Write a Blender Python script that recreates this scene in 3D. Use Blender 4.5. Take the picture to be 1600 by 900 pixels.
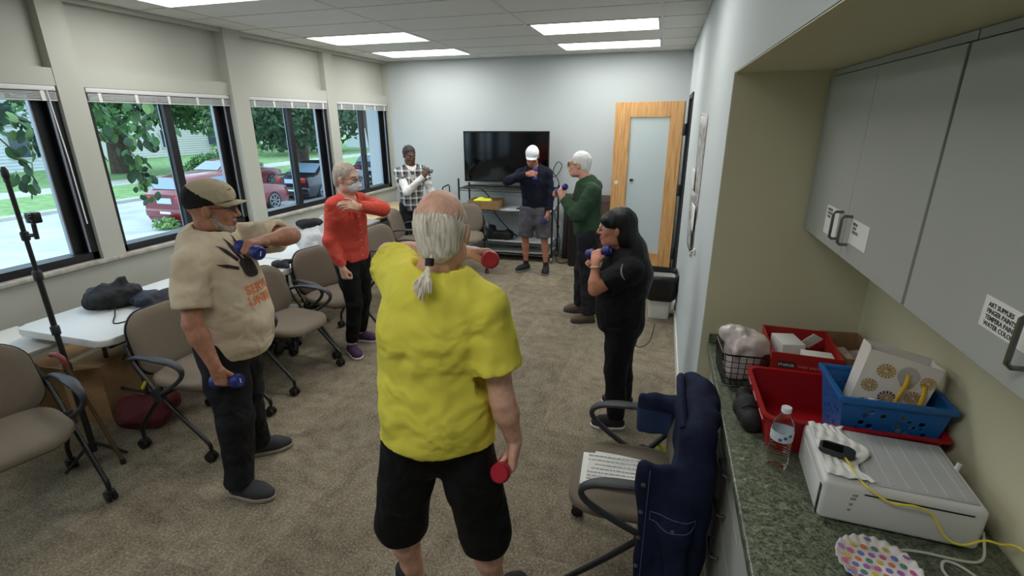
import bpy, bmesh, math, random
import numpy as np
from mathutils import Vector, Matrix, Euler
from mathutils.bvhtree import BVHTree
for _o in list(bpy.data.objects): bpy.data.objects.remove(_o)
SC = bpy.context.scene
COL = SC.collection
PI = math.pi
random.seed(7)
def lin(r, g, b):
    return tuple((c/255/12.92 if c/255 <= .04045 else ((c/255+.055)/1.055)**2.4) for c in (r, g, b))
# ---------------------------------------------------------------- camera
cam = bpy.data.cameras.new('camera'); cam_o = bpy.data.objects.new('camera', cam); COL.objects.link(cam_o)
cam.sensor_width = 36; cam.lens = 779.1/1600*36; cam.clip_start = .05; cam.clip_end = 300
def _rot(yaw, pitch, roll):
    cy, sy, cp, sp, cr, sr = math.cos(yaw), math.sin(yaw), math.cos(pitch), math.sin(pitch), math.cos(roll), math.sin(roll)
    f = Vector((sy*cp, cy*cp, -sp)); r = Vector((cy, -sy, 0)); u = r.cross(f)
    return cr*r+sr*u, -sr*r+cr*u, f
_r, _u, _f = _rot(-.28556, .3251, -.00496)
cam_o.matrix_world = Matrix(((_r.x, _u.x, -_f.x, 0), (_r.y, _u.y, -_f.y, 0), (_r.z, _u.z, -_f.z, 1.95), (0, 0, 0, 1)))
SC.camera = cam_o
# ---------------------------------------------------------------- world: pale overcast sky
W = bpy.data.worlds.new('overcast_sky'); SC.world = W; W.use_nodes = True
_b = W.node_tree.nodes['Background']; _b.inputs[0].default_value = (.64, .83, 1.0, 1); _b.inputs[1].default_value = 3.1
LAMP = 10.5          # emission of the ceiling light lenses
SC.view_settings.view_transform = 'Standard'; SC.view_settings.look = 'None'
SC.view_settings.gamma = 1; SC.view_settings.exposure = 0.0; SC.view_settings.use_curve_mapping = False

# ---------------------------------------------------------------- materials
MATS = {}
def mat(name, rgb, rough=.6, metal=0, spec=.5, bump=None, var=None, emit=None, alpha=None, trans=0, coat=0, sheen=0, srgb=True):
    """rgb 0-255; bump=(scale, strength); var=(scale, amount, [detail]) mottles the colour"""
    if name in MATS: return MATS[name]
    m = bpy.data.materials.new(name); m.use_nodes = True
    nt = m.node_tree; N = nt.nodes; L = nt.links; b = N['Principled BSDF']
    c = lin(*rgb) if srgb else rgb
    b.inputs['Base Color'].default_value = (*c, 1); b.inputs['Roughness'].default_value = rough
    b.inputs['Metallic'].default_value = metal; b.inputs['Specular IOR Level'].default_value = spec
    if coat: b.inputs['Coat Weight'].default_value = coat
    if sheen: b.inputs['Sheen Weight'].default_value = sheen; b.inputs['Sheen Roughness'].default_value = .5
    if trans: b.inputs['Transmission Weight'].default_value = trans
    if alpha is not None: b.inputs['Alpha'].default_value = alpha
    if emit: b.inputs['Emission Color'].default_value = (*emit[0], 1); b.inputs['Emission Strength'].default_value = emit[1]
    if bump or var: tc = N.new('ShaderNodeTexCoord')
    if var:
        n = N.new('ShaderNodeTexNoise'); n.inputs['Scale'].default_value = var[0]; n.inputs['Detail'].default_value = var[2] if len(var) > 2 else 4
        L.new(tc.outputs['Object'], n.inputs['Vector'])
        mx = N.new('ShaderNodeMix'); mx.data_type = 'RGBA'
        k = var[1]
        mx.inputs[6].default_value = (*[max(0, v*(1-k)) for v in c], 1); mx.inputs[7].default_value = (*[min(1, v*(1+k)) for v in c], 1)
        mr = N.new('ShaderNodeMapRange'); mr.inputs[1].default_value = .3; mr.inputs[2].default_value = .7
        L.new(n.outputs['Fac'], mr.inputs[0]); L.new(mr.outputs[0], mx.inputs[0]); L.new(mx.outputs[2], b.inputs['Base Color'])
    if bump:
        n2 = N.new('ShaderNodeTexNoise'); n2.inputs['Scale'].default_value = bump[0]; n2.inputs['Detail'].default_value = 5
        L.new(tc.outputs['Object'], n2.inputs['Vector'])
        bp = N.new('ShaderNodeBump'); bp.inputs['Strength'].default_value = bump[1]; bp.inputs['Distance'].default_value = .01
        L.new(n2.outputs['Fac'], bp.inputs['Height']); L.new(bp.outputs[0], b.inputs['Normal'])
    MATS[name] = m
    return m
def nodes(m): return m.node_tree.nodes, m.node_tree.links, m.node_tree.nodes['Principled BSDF']
def ramp(N, stops):
    r = N.new('ShaderNodeValToRGB'); e = r.color_ramp.elements
    while len(e) < len(stops): e.new(.5)
    for i, (p, c) in enumerate(stops): e[i].position = p; e[i].color = (*c, 1)
    return r

# ---------------------------------------------------------------- mesh helpers
def M4(loc=(0, 0, 0), rot=(0, 0, 0)):
    return Matrix.Translation(Vector(loc)) @ Euler(rot).to_matrix().to_4x4()
class MB:
    def __init__(s): s.bm = bmesh.new()
    def _new(s, fn, T):
        vs = fn
        for v in vs: v.co = T @ v.co
        return s
    def box(s, lo, hi, bev=0, seg=2, T=None):
        lo = Vector(lo); hi = Vector(hi); c = (lo+hi)/2; d = hi-lo
        r = bmesh.ops.create_cube(s.bm, size=1)
        for v in r['verts']: v.co = Vector((v.co.x*d.x, v.co.y*d.y, v.co.z*d.z))+c
        vs = r['verts']
        if bev:
            es = list({e for v in vs for e in v.link_edges})
            rb = bmesh.ops.bevel(s.bm, geom=es, offset=bev, segments=seg, profile=.5, affect='EDGES')
            vs = list({v for f in rb['faces'] for v in f.verts} | {v for v in vs if v.is_valid})
        if T is not None:
            for v in vs: v.co = T @ v.co
        return s
    def tube(s, pts, r, seg=10, closed=False, caps=True, T=None):
        pts = [Vector(p) for p in pts]; n = len(pts)
        rs = r if isinstance(r, (list, tuple)) else [r]*n
        up = None; rings = []
        for i, p in enumerate(pts):
            if closed: t = pts[(i+1) % n]-pts[i-1]
            else: t = pts[min(i+1, n-1)]-pts[max(i-1, 0)]
            t.normalize()
            if up is None:
                up = Vector((0, 0, 1)) if abs(t.z) < .9 else Vector((1, 0, 0))
            a = (up-t*up.dot(t)); a.normalize(); up = a; b = t.cross(a)
            ring = []
            for k in range(seg):
                an = 2*PI*k/seg
                co = p+(a*math.cos(an)+b*math.sin(an))*rs[i]
                ring.append(s.bm.verts.new(T @ co if T is not None else co))
            rings.append(ring)
        m = n if closed else n-1
        for i in range(m):
            A, B = rings[i], rings[(i+1) % n]
            for k in range(seg): s.bm.faces.new((A[k], A[(k+1) % seg], B[(k+1) % seg], B[k]))
        if caps and not closed:
            s.bm.faces.new(rings[0][::-1]); s.bm.faces.new(rings[-1])
        return s
    def lathe(s, prof, seg=24, T=None, sx=1, sy=1):
        rings = []
        for (r, z) in prof:
            if r < 1e-6:
                v = s.bm.verts.new((0, 0, z)); rings.append([v]); continue
            rings.append([s.bm.verts.new((r*sx*math.cos(2*PI*k/seg), r*sy*math.sin(2*PI*k/seg), z)) for k in range(seg)])
        for A, B in zip(rings, rings[1:]):
            if len(A) == 1 and len(B) == 1: continue
            for k in range(seg):
                q = (k+1) % seg
                if len(A) == 1: s.bm.faces.new((A[0], B[q], B[k]))
                elif len(B) == 1: s.bm.faces.new((A[k], A[q], B[0]))
                else: s.bm.faces.new((A[k], A[q], B[q], B[k]))
        if T is not None:
            for ring in rings:
                for v in ring: v.co = T @ v.co
        return s
    def prism(s, poly, z0, z1, T=None, bev=0):
        a = [s.bm.verts.new((p[0], p[1], z0)) for p in poly]; b = [s.bm.verts.new((p[0], p[1], z1)) for p in poly]
        n = len(poly); fs = [s.bm.faces.new(a[::-1]), s.bm.faces.new(b)]
        for i in range(n): fs.append(s.bm.faces.new((a[i], a[(i+1) % n], b[(i+1) % n], b[i])))
        vs = a+b
        if bev:
            es = list({e for f in fs[:2] for e in f.edges})
            rb = bmesh.ops.bevel(s.bm, geom=es, offset=bev, segments=3, profile=.5, affect='EDGES')
            vs = list({v for f in rb['faces'] for v in f.verts} | {v for v in vs if v.is_valid})
        if T is not None:
            for v in vs: v.co = T @ v.co
        return s
    def poly(s, co, T=None):
        vs = [s.bm.verts.new(T @ Vector(c) if T is not None else c) for c in co]; s.bm.faces.new(vs); return s
    def grid(s, fn, nu, nv, wrap=False):
        g = [[s.bm.verts.new(fn(i/(nu if wrap else nu-1), j/(nv-1))) for j in range(nv)] for i in range(nu)]
        for i in range(nu if wrap else nu-1):
            for j in range(nv-1):
                q = (i+1) % nu
                s.bm.faces.new((g[i][j], g[q][j], g[q][j+1], g[i][j+1]))
        return s
    def mesh(s, name, m=None, smooth=True, angle=40):
        bmesh.ops.recalc_face_normals(s.bm, faces=s.bm.faces)
        me = bpy.data.meshes.new(name); s.bm.to_mesh(me); s.bm.free()
        if m: me.materials.append(m)
        if smooth:
            me.polygons.foreach_set('use_smooth', [True]*len(me.polygons))
            try: me.set_sharp_from_angle(angle=math.radians(angle))
            except Exception: pass
        return me
    def build(s, name, m=None, parent=None, smooth=True, angle=40, **kw):
        return obj(name, s.mesh(name, m, smooth, angle), parent, **kw)
def obj(name, me, parent=None, loc=None, rot=None, label=None, cat=None, group=None, kind=None):
    o = bpy.data.objects.new(name, me); COL.objects.link(o)
    if parent: o.parent = parent
    if loc is not None: o.location = loc
    if rot is not None: o.rotation_euler = rot
    tag(o, label, cat, group, kind); return o
def tag(o, label=None, cat=None, group=None, kind=None):
    if label: o['label'] = label
    if cat: o['category'] = cat
    if group: o['group'] = group
    if kind: o['kind'] = kind
    return o
def thing(name, label, cat, loc=(0, 0, 0), rz=0, group=None):
    o = bpy.data.objects.new(name, None); COL.objects.link(o); o.empty_display_size = .1
    o.location = loc; o.rotation_euler = (0, 0, rz)
    return tag(o, label, cat, group)
def copy_tree(o, parent=None):
    c = o.copy(); COL.objects.link(c); c.parent = parent
    for ch in list(o.children): copy_tree(ch, c)
    return c
def arc(pts, n=6):
    """Catmull-Rom through pts"""
    P = [Vector(p) for p in pts]; out = []
    for i in range(len(P)-1):
        p0 = P[max(i-1, 0)]; p1 = P[i]; p2 = P[i+1]; p3 = P[min(i+2, len(P)-1)]
        for k in range(n):
            t = k/n
            out.append(.5*((2*p1)+(p2-p0)*t+(2*p0-5*p1+4*p2-p3)*t*t+(3*p1-p0-3*p2+p3)*t**3))
    out.append(P[-1]); return out
def rrect(w, d, r, n=5):
    pts = []
    for (cx, cy, a0) in ((w/2-r, d/2-r, 0), (-w/2+r, d/2-r, PI/2), (-w/2+r, -d/2+r, PI), (w/2-r, -d/2+r, 1.5*PI)):
        for k in range(n+1):
            a = a0+PI/2*k/n; pts.append((cx+r*math.cos(a), cy+r*math.sin(a)))
    return pts
# ================================================================ the room
XL, XR, YF, ZC = -4.08, .263, 7.28, 2.78        # left wall face, right wall face, far wall, ceiling
XN0 = 1.0; YB = -2.2                                         # wall behind the camera
m_wall = mat('wall_paint_white', (187, 194, 194), .75, bump=(60, .04))
m_panel = mat('wall_panel_white', (178, 179, 168), .7, bump=(50, .04))
m_olive = mat('alcove_paint_olive', (206, 201, 170), .75, bump=(60, .04))
m_black = mat('window_frame_black', (16, 17, 20), .4)
m_trim = mat('trim_white', (205, 205, 198), .5)
m_sill = mat('sill_grey', (168, 164, 152), .55, var=(14, .25))
# carpet: mottled grey-brown, each tile turned its own way
m_carpet = mat('carpet_tile', (120, 108, 92), .95, spec=.1)
N, L, b = nodes(m_carpet)
tc = N.new('ShaderNodeTexCoord'); oi = N.new('ShaderNodeObjectInfo')
n1 = N.new('ShaderNodeTexNoise'); n1.inputs['Scale'].default_value = 85; n1.inputs['Detail'].default_value = 5
mp = N.new('ShaderNodeMapping'); mp.inputs['Scale'].default_value = (9, 13, 9)
n2 = N.new('ShaderNodeTexNoise'); n2.inputs['Scale'].default_value = 1; n2.inputs['Detail'].default_value = 5
ad = N.new('ShaderNodeVectorMath'); ad.operation = 'ADD'
cx = N.new('ShaderNodeCombineXYZ'); mu = N.new('ShaderNodeMath'); mu.operation = 'MULTIPLY'; mu.inputs[1].default_value = 40
L.new(oi.outputs['Random'], mu.inputs[0]); L.new(mu.outputs[0], cx.inputs[0]); L.new(mu.outputs[0], cx.inputs[2])
L.new(tc.outputs['Object'], mp.inputs[0]); L.new(mp.outputs[0], ad.inputs[0]); L.new(cx.outputs[0], ad.inputs[1]); L.new(ad.outputs[0], n2.inputs['Vector'])
L.new(tc.outputs['Object'], n1.inputs['Vector'])
r1 = ramp(N, [(.30, lin(74, 66, 54)), (.5, lin(124, 114, 97)), (.72, lin(182, 170, 148))]); r2 = ramp(N, [(.3, lin(94, 85, 71)), (.52, lin(126, 116, 98)), (.7, lin(146, 136, 117))])
L.new(n1.outputs['Fac'], r1.inputs[0]); L.new(n2.outputs['Fac'], r2.inputs[0])
mx = N.new('ShaderNodeMix'); mx.data_type = 'RGBA'; mx.inputs[0].default_value = .5; L.new(r1.outputs[0], mx.inputs[6]); L.new(r2.outputs[0], mx.inputs[7])
hs = N.new('ShaderNodeHueSaturation'); mr = N.new('ShaderNodeMapRange'); mr.inputs[3].default_value = .86; mr.inputs[4].default_value = 1.12
L.new(oi.outputs['Random'], mr.inputs[0]); L.new(mr.outputs[0], hs.inputs['Value']); L.new(mx.outputs[2], hs.inputs['Color']); L.new(hs.outputs[0], b.inputs['Base Color'])
bp = N.new('ShaderNodeBump'); bp.inputs['Strength'].default_value = .35; bp.inputs['Distance'].default_value = .006; L.new(n1.outputs['Fac'], bp.inputs['Height']); L.new(bp.outputs[0], b.inputs['Normal'])

floor = MB().box((XL-.1, YB, -.12), (XR+.02, YF, -.008)).box((XR, YB, -.12), (XN0, 2.6, -.008)).box((XR, 5.88, -.12), (1.6, 6.75, -.008)).build('floor', mat('floor_slab', (70, 64, 56), .9), smooth=False, kind='structure', label='grey-brown carpet tile floor')
T = .5
tile_me = MB().box((-T/2+.0002, -T/2+.0002, -.008), (T/2-.0002, T/2-.0002, 0), bev=.0007, seg=1).mesh('carpet_tile', m_carpet)
nx = 9; ny = 19
for i in range(nx):
    for j in range(ny):
        o = obj('carpet_tile', tile_me, floor, loc=(XL+T*(i+.5)-.05, YF-T*(j+.5), 0), rot=(0, 0, ((i+j) % 2)*PI/2))
        if i == nx-1: o.scale = (1, 1, 1)

# ---- ceiling: suspended tiles in a grid, light troffers
m_tile = mat('ceiling_tile', (216, 216, 210), .9, bump=(220, .12), var=(300, .05))
m_tbar = mat('ceiling_bar', (206, 206, 200), .5)
ceiling = MB().box((-4.5, YB, ZC+.12), (1.7, YF, ZC+.2)).build('ceiling', m_tbar, smooth=False, kind='structure')
gx = [XL-.12, -3.74, -2.53, -1.31, -.10, XR]
gy = [YF, 6.85, 6.23, 5.59, 4.95, 4.40, 3.84, 3.42, 2.80, 2.19, 1.58, .97, .36, -.25, -.86, -1.47, YB]
lights = {(1, 1), (3, 1), (1, 3), (3, 3), (1, 7), (3, 7), (1, 12), (3, 12)}  # overhead right and both rear lights are added, unseen, to brighten the foreground
_tc = {}
for j in range(len(gy)-1):
    for i in range(len(gx)-1):
        if (i, j) in lights: continue
        w, d = gx[i+1]-gx[i], gy[j]-gy[j+1]
        k = (round(w, 3), round(d, 3))
        if k not in _tc: _tc[k] = MB().box((-w/2+.006, -d/2+.006, 0), (w/2-.006, d/2-.006, .015), bev=.003, seg=1).mesh('ceiling_tile', m_tile)
        obj('ceiling_tile', _tc[k], ceiling, loc=((gx[i]+gx[i+1])/2, (gy[j]+gy[j+1])/2, ZC+.002))
for x in gx[1:-1]: MB().box((x-.011, YB, ZC-.003), (x+.011, YF, ZC+.02)).build('ceiling_bar', m_tbar, ceiling, smooth=False)
for y in gy[1:-1]:
    for i in range(len(gx)-1): pass
    MB().box((gx[0], y-.011, ZC-.002), (gx[-1], y+.011, ZC+.019)).build('ceiling_bar', m_tbar, ceiling, smooth=False)
m_lens = mat('light_lens', (255, 255, 255), .5, emit=((1.0, 1.0, .985), LAMP))
m_lens_fill = mat('light_lens_dim', (255, 255, 255), .5, emit=((1.0, 1.0, .985), LAMP*.85))  # emission of the added rear fill lights
place = {(1, 1): 'farthest left, against the far wall', (3, 1): 'farthest right, nearest the wooden door', (1, 3): 'second from the far wall on the window side', (3, 3): 'second from the far wall on the door side',
         (1, 7): 'at the top left edge above the window wall', (3, 7): 'overhead above the man in yellow'}
for (i, j) in sorted(lights):
    x0, x1, y0, y1 = gx[i], gx[i+1], gy[j+1], gy[j]
    if j > 7: lab = 'flat ceiling light troffer behind the viewer over the counter side' if i == 3 else 'flat ceiling light troffer behind the viewer over the window side'
    else: lab = 'bright flat ceiling light troffer, '+place[(i, j)]
    t = thing('ceiling_light', lab, 'ceiling light', ((x0+x1)/2, (y0+y1)/2, ZC), group='ceiling light troffers')
    w, d = x1-x0, y1-y0
    f = MB()
    for s in (-1, 1):
        f.box((-w/2+.012, s*(d/2-.022)-.010, -.004), (w/2-.012, s*(d/2-.022)+.010, .05)); f.box((s*(w/2-.024)-.012, -d/2+.012, -.004), (s*(w/2-.024)+.012, d/2-.012, .05))
    f.build('frame', m_tbar, t, smooth=False)
    MB().box((-w/2+.034, -d/2+.030, .004), (w/2-.034, d/2-.030, .012)).build('diffuser', m_lens if j <= 7 else m_lens_fill, t, smooth=False)

# ---- far wall, back wall, right wall with the counter alcove
def struct(name, mb, m, **kw): return mb.build(name, m, smooth=False, kind='structure', **kw)
struct('wall_far', MB().box((-4.5, YF, -.1), (1.7, YF+.15, ZC+.2)), m_wall)
struct('wall_back', MB().box((-4.5, YB-.15, -.1), (1.7, YB, ZC+.2)), m_wall)
YN, ZN, XN = 2.461, 2.137, .93                   # alcove: far side, soffit, back
D0, D1, DZ = 5.90, 6.72, 2.17                    # doorway in the right wall
wr = MB().box((XR, YN, -.1), (XR+.14, D0, ZC+.2)).box((XR, D1, -.1), (XR+.14, YF, ZC+.2)).box((XR, D0, DZ), (XR+.14, D1, ZC+.2)).box((XR, YB, ZN), (XR+.66, YN, ZC+.2))
wr.box((XR+.14, YN+.005, -.1), (XN+.15, YN+.14, ZC+.2)).box((XN, YB, -.1), (XN+.15, YN+.1, ZC+.2))
struct('wall_right', wr, m_wall)
al = MB().box((XR+.002, YN-.004, 0), (XN, YN-.0005, ZN-.001)).box((XN-.004, YB+.002, 0), (XN-.0005, YN-.004, ZN-.001)).box((XR+.002, YB+.002, ZN-.004), (XN-.004, YN-.004, ZN-.0005))
struct('wall_alcove', al, m_olive)
# hallway seen edge-on through the doorway
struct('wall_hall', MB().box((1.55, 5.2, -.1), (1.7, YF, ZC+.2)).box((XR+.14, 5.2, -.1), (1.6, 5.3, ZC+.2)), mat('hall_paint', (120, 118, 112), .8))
m_dark = mat('door_casing_black', (34, 35, 38), .5)
dc = MB()
for y in (D0, D1): dc.box((XR-.012, y-.045, 0), (XR+.15, y+.02 if y == D0 else y+.045, DZ+.045))
dc.box((XR-.012, D0-.045, DZ), (XR+.15, D1+.045, DZ+.05))
struct('trim_1', dc, m_dark, label='black door casing in the right wall')
bb = MB().box((XR-.012, YN, 0), (XR, D0-.046, .095)).box((XR-.012, D1+.046, 0), (XR, YF, .095))
struct('baseboard_right', bb, m_trim)
struct('baseboard_far', MB().box((XL, YF-.012, 0), (XR-.013, YF, .095)), mat('baseboard_grey', (150, 150, 146), .6))

# ---- left wall: sill wall, posts, header beam, recessed upper panels, four windows and an added unseen one
ZS, ZH = .95, 2.19
wins = [(-.17, 1.17), (1.35, 2.695), (2.873, 4.214), (4.419, 5.749), (5.936, 7.228)]  # first one, behind the viewer, is added to let in daylight
wl = MB().box((XL-.12, YB, -.1), (XL, YF, ZS-.03)).box((XL-.20, YB, ZH), (XL-.075, YF, ZC+.2))
struct('wall_left', wl, m_panel)
hb = MB().box((XL-.18, YB, ZH), (XL-.004, YF, ZH+.115))
ys = [YB]+[v for w in wins for v in w]+[YF]
for k in range(0, len(ys), 2):
    big = abs(ys[k]-4.214) < .01
    d = .03 if big else 0
    hb.box((XL-.18, ys[k]+.001, ZS-.03), (XL+d, ys[k+1]-.001, ZC+.05))
struct('trim_2', hb, m_panel, label='white painted posts and header beam framing the windows')
struct('trim_3', MB().box((XL-.02, YB, ZC-.035), (XL+.005, YF, ZC-.001)), m_panel)
struct('baseboard_left', MB().box((XL, YB, 0), (XL+.012, YF, .095)), m_trim)
m_glass = bpy.data.materials.new('window_glass'); m_glass.use_nodes = True
N = m_glass.node_tree.nodes; L = m_glass.node_tree.links; N.clear()
o_ = N.new('ShaderNodeOutputMaterial'); a = N.new('ShaderNodeBsdfTransparent'); g = N.new('ShaderNodeBsdfGlossy'); g.inputs['Roughness'].default_value = .02
lw = N.new('ShaderNodeLayerWeight'); fr = N.new('ShaderNodeMath'); fr.operation = 'POWER'; fr.inputs[1].default_value = 5; lw.inputs[0].default_value = .5; L.new(lw.outputs['Facing'], fr.inputs[0]); mxs = N.new('ShaderNodeMixShader'); a.inputs[0].default_value = (.94, .97, .98, 1)
L.new(fr.outputs[0], mxs.inputs[0]); L.new(a.outputs[0], mxs.inputs[1]); L.new(g.outputs[0], mxs.inputs[2]); L.new(mxs.outputs[0], o_.inputs[0])
m_alu = mat('window_track_grey', (150, 156, 166), .35, metal=.6)
m_blind = mat('blind_white', (205, 206, 204), .5)
m_blind2 = mat('blind_tape', (228, 228, 224), .6)
for n, (y0, y1) in enumerate(wins):
    w = thing('window_%d' % (n+1), 'black framed sliding window', 'window'); w['kind'] = 'structure'
    del w['category'], w['label']
    xo = XL-.17; xi = XL-.035
    f = MB()
    f.box((xo, y0, ZS), (xi, y1, ZS+.055)).box((xo, y0, ZH-.05), (xi, y1, ZH)).box((xo, y0, ZS), (xi, y0+.045, ZH)).box((xo, y1-.045, ZS), (xi, y1, ZH))
    f.build('window_frame', m_black, w, smooth=False)
    ym = y0+(y1-y0)*.52
    MB().box((XL-.125, ym-.035, ZS+.055), (XL-.075, ym+.035, ZH-.05)).build('mullion', m_black, w, smooth=False)
    MB().box((XL-.13, y1-.13, ZS+.055), (XL-.10, y1-.045, ZH-.05)).build('sash_stile', m_black, w, smooth=False)
    t_ = MB().box((XL-.128, ym-.045, ZS+.056), (XL-.12, ym-.036, ZH-.05)).box((XL-.128, y1-.14, ZS+.056), (XL-.1, y1-.131, ZH-.05)).box((XL-.05, y1-.06, ZS+.06), (XL-.04, y1-.046, ZH-.05))
    t_.build('sash_track', m_alu, w, smooth=False)
    MB().box((XL-.114, y0+.045, ZS+.055), (XL-.110, ym-.035, ZH-.05)).build('pane', m_glass, w, smooth=False)
    MB().box((XL-.121, ym+.035, ZS+.055), (XL-.117, y1-.131, ZH-.05)).build('pane', m_glass, w, smooth=False)
    MB().box((XL-.03, (y0+wins[n-1][1])/2+.0005 if n else YB, ZS-.032), (XL+.028, (y1+wins[n+1][0])/2-.0005 if n < 4 else YF-.001, ZS-.001), bev=.006).build('window_sill', m_sill, w)
    # raised blind
    bl = thing('window_blind', '', 'blind', (0, 0, 0))
    bl['label'] = ['white blind pulled up in the window behind the viewer', 'white blind pulled up in the leftmost window by the camera pole', 'white blind pulled up in the window behind the tan cap', 'white blind pulled up in the third window, left of the masked woman', 'white blind pulled up in the narrow farthest window'][n]
    bl['group'] = 'raised window blinds'
    MB().box((XL-.045, y0+.01, ZH-.034), (XL-.004, y1-.01, ZH-.002), bev=.004).build('headrail', m_blind, bl)
    for k in range(9):
        z = ZH-.042-k*.0052
        MB().box((XL-.047+.002*(k % 2), y0+.015, z-.0012), (XL-.004+.002*(k % 3), y1-.015, z+.0012)).build('slat', m_blind, bl, smooth=False)
    MB().box((XL-.042, y0+.012, ZH-.100), (XL-.008, y1-.012, ZH-.088), bev=.003).build('bottom_rail', m_blind, bl)
    for k in range(5):
        y = y0+.1+(y1-y0-.2)*k/4
        MB().box((XL-.004, y-.012, ZH-.1), (XL-.001, y+.012, ZH-.036)).build('ladder_tape', m_blind2, bl, smooth=False)
    if n == 1:
        MB().tube([(XL-.002, y1-.07, ZH-.03), (XL+.004, y1-.055, ZH-.5), (XL+.002, y1-.05, ZS+.28)], .004, 6).build('tilt_wand', m_blind2, bl)
# ================================================================ organic shapes: smooth-union fields meshed with surface nets
_HASH = np.random.RandomState(3).rand(64, 64, 64).astype(np.float32)
def vnoise(P):
    """smooth value noise, -1..1"""
    i = np.floor(P).astype(int); f = P-i; f = f*f*(3-2*f); i &= 63; j = (i+1) & 63
    out = 0
    for a in (0, 1):
        for b_ in (0, 1):
            for c in (0, 1):
                w = (f[:, 0] if a else 1-f[:, 0])*(f[:, 1] if b_ else 1-f[:, 1])*(f[:, 2] if c else 1-f[:, 2])
                out = out+w*_HASH[(j if a else i)[:, 0], (j if b_ else i)[:, 1], (j if c else i)[:, 2]]
    return out*2-1
def V(*a): return np.array(a if len(a) > 1 else a[0], float)
def nrm(v): v = V(v); return v/np.linalg.norm(v)
class Field:
    def __init__(s, lo, hi, h):
        s.h = h; s.lo = V(lo)-3*h; n = np.ceil((V(hi)+3*h-s.lo)/h).astype(int)+1
        s.n = n; s.f = np.full(tuple(n), .25, np.float32)
        s.ax = [(s.lo[k]+h*np.arange(n[k])).astype(np.float32) for k in range(3)]
    def _sub(s, lo, hi, pad):
        sl = []
        for k in range(3):
            a = int(max(0, math.floor((lo[k]-pad-s.lo[k])/s.h))); b = int(min(s.n[k], math.ceil((hi[k]+pad-s.lo[k])/s.h)+1))
            if b <= a: return None
            sl.append(slice(a, b))
        g = np.meshgrid(*[s.ax[k][sl[k]] for k in range(3)], indexing='ij')
        return tuple(sl), g
    def _comb(s, sl, d, k, op):
        f = s.f[sl]
        if op == 'u':
            if k > 0:
                h = np.clip(.5+.5*(f-d)/k, 0, 1); s.f[sl] = f+(d-f)*h-k*h*(1-h)
            else: s.f[sl] = np.minimum(f, d)
        elif op == 's':
            d = -d
            if k > 0:
                h = np.clip(.5-.5*(f-d)/k, 0, 1); s.f[sl] = f+(d-f)*h+k*h*(1-h)
            else: s.f[sl] = np.maximum(f, d)
    def cone(s, a, b, ra, rb, k=.02, n=None, fl=1., op='u'):
        """capsule from a to b with radii ra, rb; flattened along n by fl"""
        a = V(a); b = V(b); R = max(ra, rb)
        r = s._sub(np.minimum(a, b)-R, np.maximum(a, b)+R, k+3*s.h)
        if r is None: return s
        sl, (X, Y, Z) = r
        X = X-a[0]; Y = Y-a[1]; Z = Z-a[2]; d = b-a
        if n is not None and fl != 1:
            n = nrm(n); q = (X*n[0]+Y*n[1]+Z*n[2])*(1/fl-1)
            dn = d@n
            X = X+n[0]*q; Y = Y+n[1]*q; Z = Z+n[2]*q; d = d+n*dn*(1/fl-1)
        L2 = max(d@d, 1e-9)
        t = np.clip((X*d[0]+Y*d[1]+Z*d[2])/L2, 0, 1)
        D = np.sqrt((X-t*d[0])**2+(Y-t*d[1])**2+(Z-t*d[2])**2)-(ra+(rb-ra)*t)
        s._comb(sl, D*(min(fl, 1)**.5 if n is not None else 1), k, op); return s
    def chain(s, pts, rs, k=.02, n=None, fl=1., op='u'):
        for i in range(len(pts)-1):
            f_ = fl[i] if isinstance(fl, (list, tuple)) else fl
            s.cone(pts[i], pts[i+1], rs[i], rs[i+1], k, n, f_, op)
        return s
    def ell(s, c, r, R=None, k=.02, op='u'):
        """ellipsoid; R rows = local axes"""
        c = V(c); r = V(r); m = r.max()
        q = s._sub(c-m, c+m, k+3*s.h)
        if q is None: return s
        sl, (X, Y, Z) = q
        X = X-c[0]; Y = Y-c[1]; Z = Z-c[2]
        if R is not None: X, Y, Z = (R[i][0]*X+R[i][1]*Y+R[i][2]*Z for i in range(3))
        k0 = np.sqrt((X/r[0])**2+(Y/r[1])**2+(Z/r[2])**2); k1 = np.sqrt((X/r[0]**2)**2+(Y/r[1]**2)**2+(Z/r[2]**2)**2)
        D = np.where(k0 < 1e-4, -r.min(), k0*(k0-1)/np.maximum(k1, 1e-6))
        s._comb(sl, D, k, op); return s
    def box(s, c, half, R=None, rad=.01, k=.01, op='u'):
        c = V(c); hf = V(half); m = np.linalg.norm(hf)
        q = s._sub(c-m, c+m, k+3*s.h)
        if q is None: return s
        sl, (X, Y, Z) = q
        X = X-c[0]; Y = Y-c[1]; Z = Z-c[2]
        if R is not None: X, Y, Z = (R[i][0]*X+R[i][1]*Y+R[i][2]*Z for i in range(3))
        qx, qy, qz = np.abs(X)-hf[0]+rad, np.abs(Y)-hf[1]+rad, np.abs(Z)-hf[2]+rad
        D = np.sqrt(np.maximum(qx, 0)**2+np.maximum(qy, 0)**2+np.maximum(qz, 0)**2)+np.minimum(np.maximum(qx, np.maximum(qy, qz)), 0)-rad
        s._comb(sl, D, k, op); return s
    def plane(s, p, n, near=None, rad=1e9, k=.0):
        """cut away what lies on the +n side of p (only within rad of near)"""
        p = V(p); n = nrm(n)
        if near is None: lo, hi = s.lo, s.lo+s.n*s.h
        else: near = V(near); lo, hi = near-rad, near+rad
        sl, (X, Y, Z) = s._sub(lo, hi, 0)
        D = (X-p[0])*n[0]+(Y-p[1])*n[1]+(Z-p[2])*n[2]
        if near is not None:
            d2 = np.sqrt((X-near[0])**2+(Y-near[1])**2+(Z-near[2])**2)
            D = np.where(d2 < rad, D, -1)
        s.f[sl] = np.maximum(s.f[sl], D); return s
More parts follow.
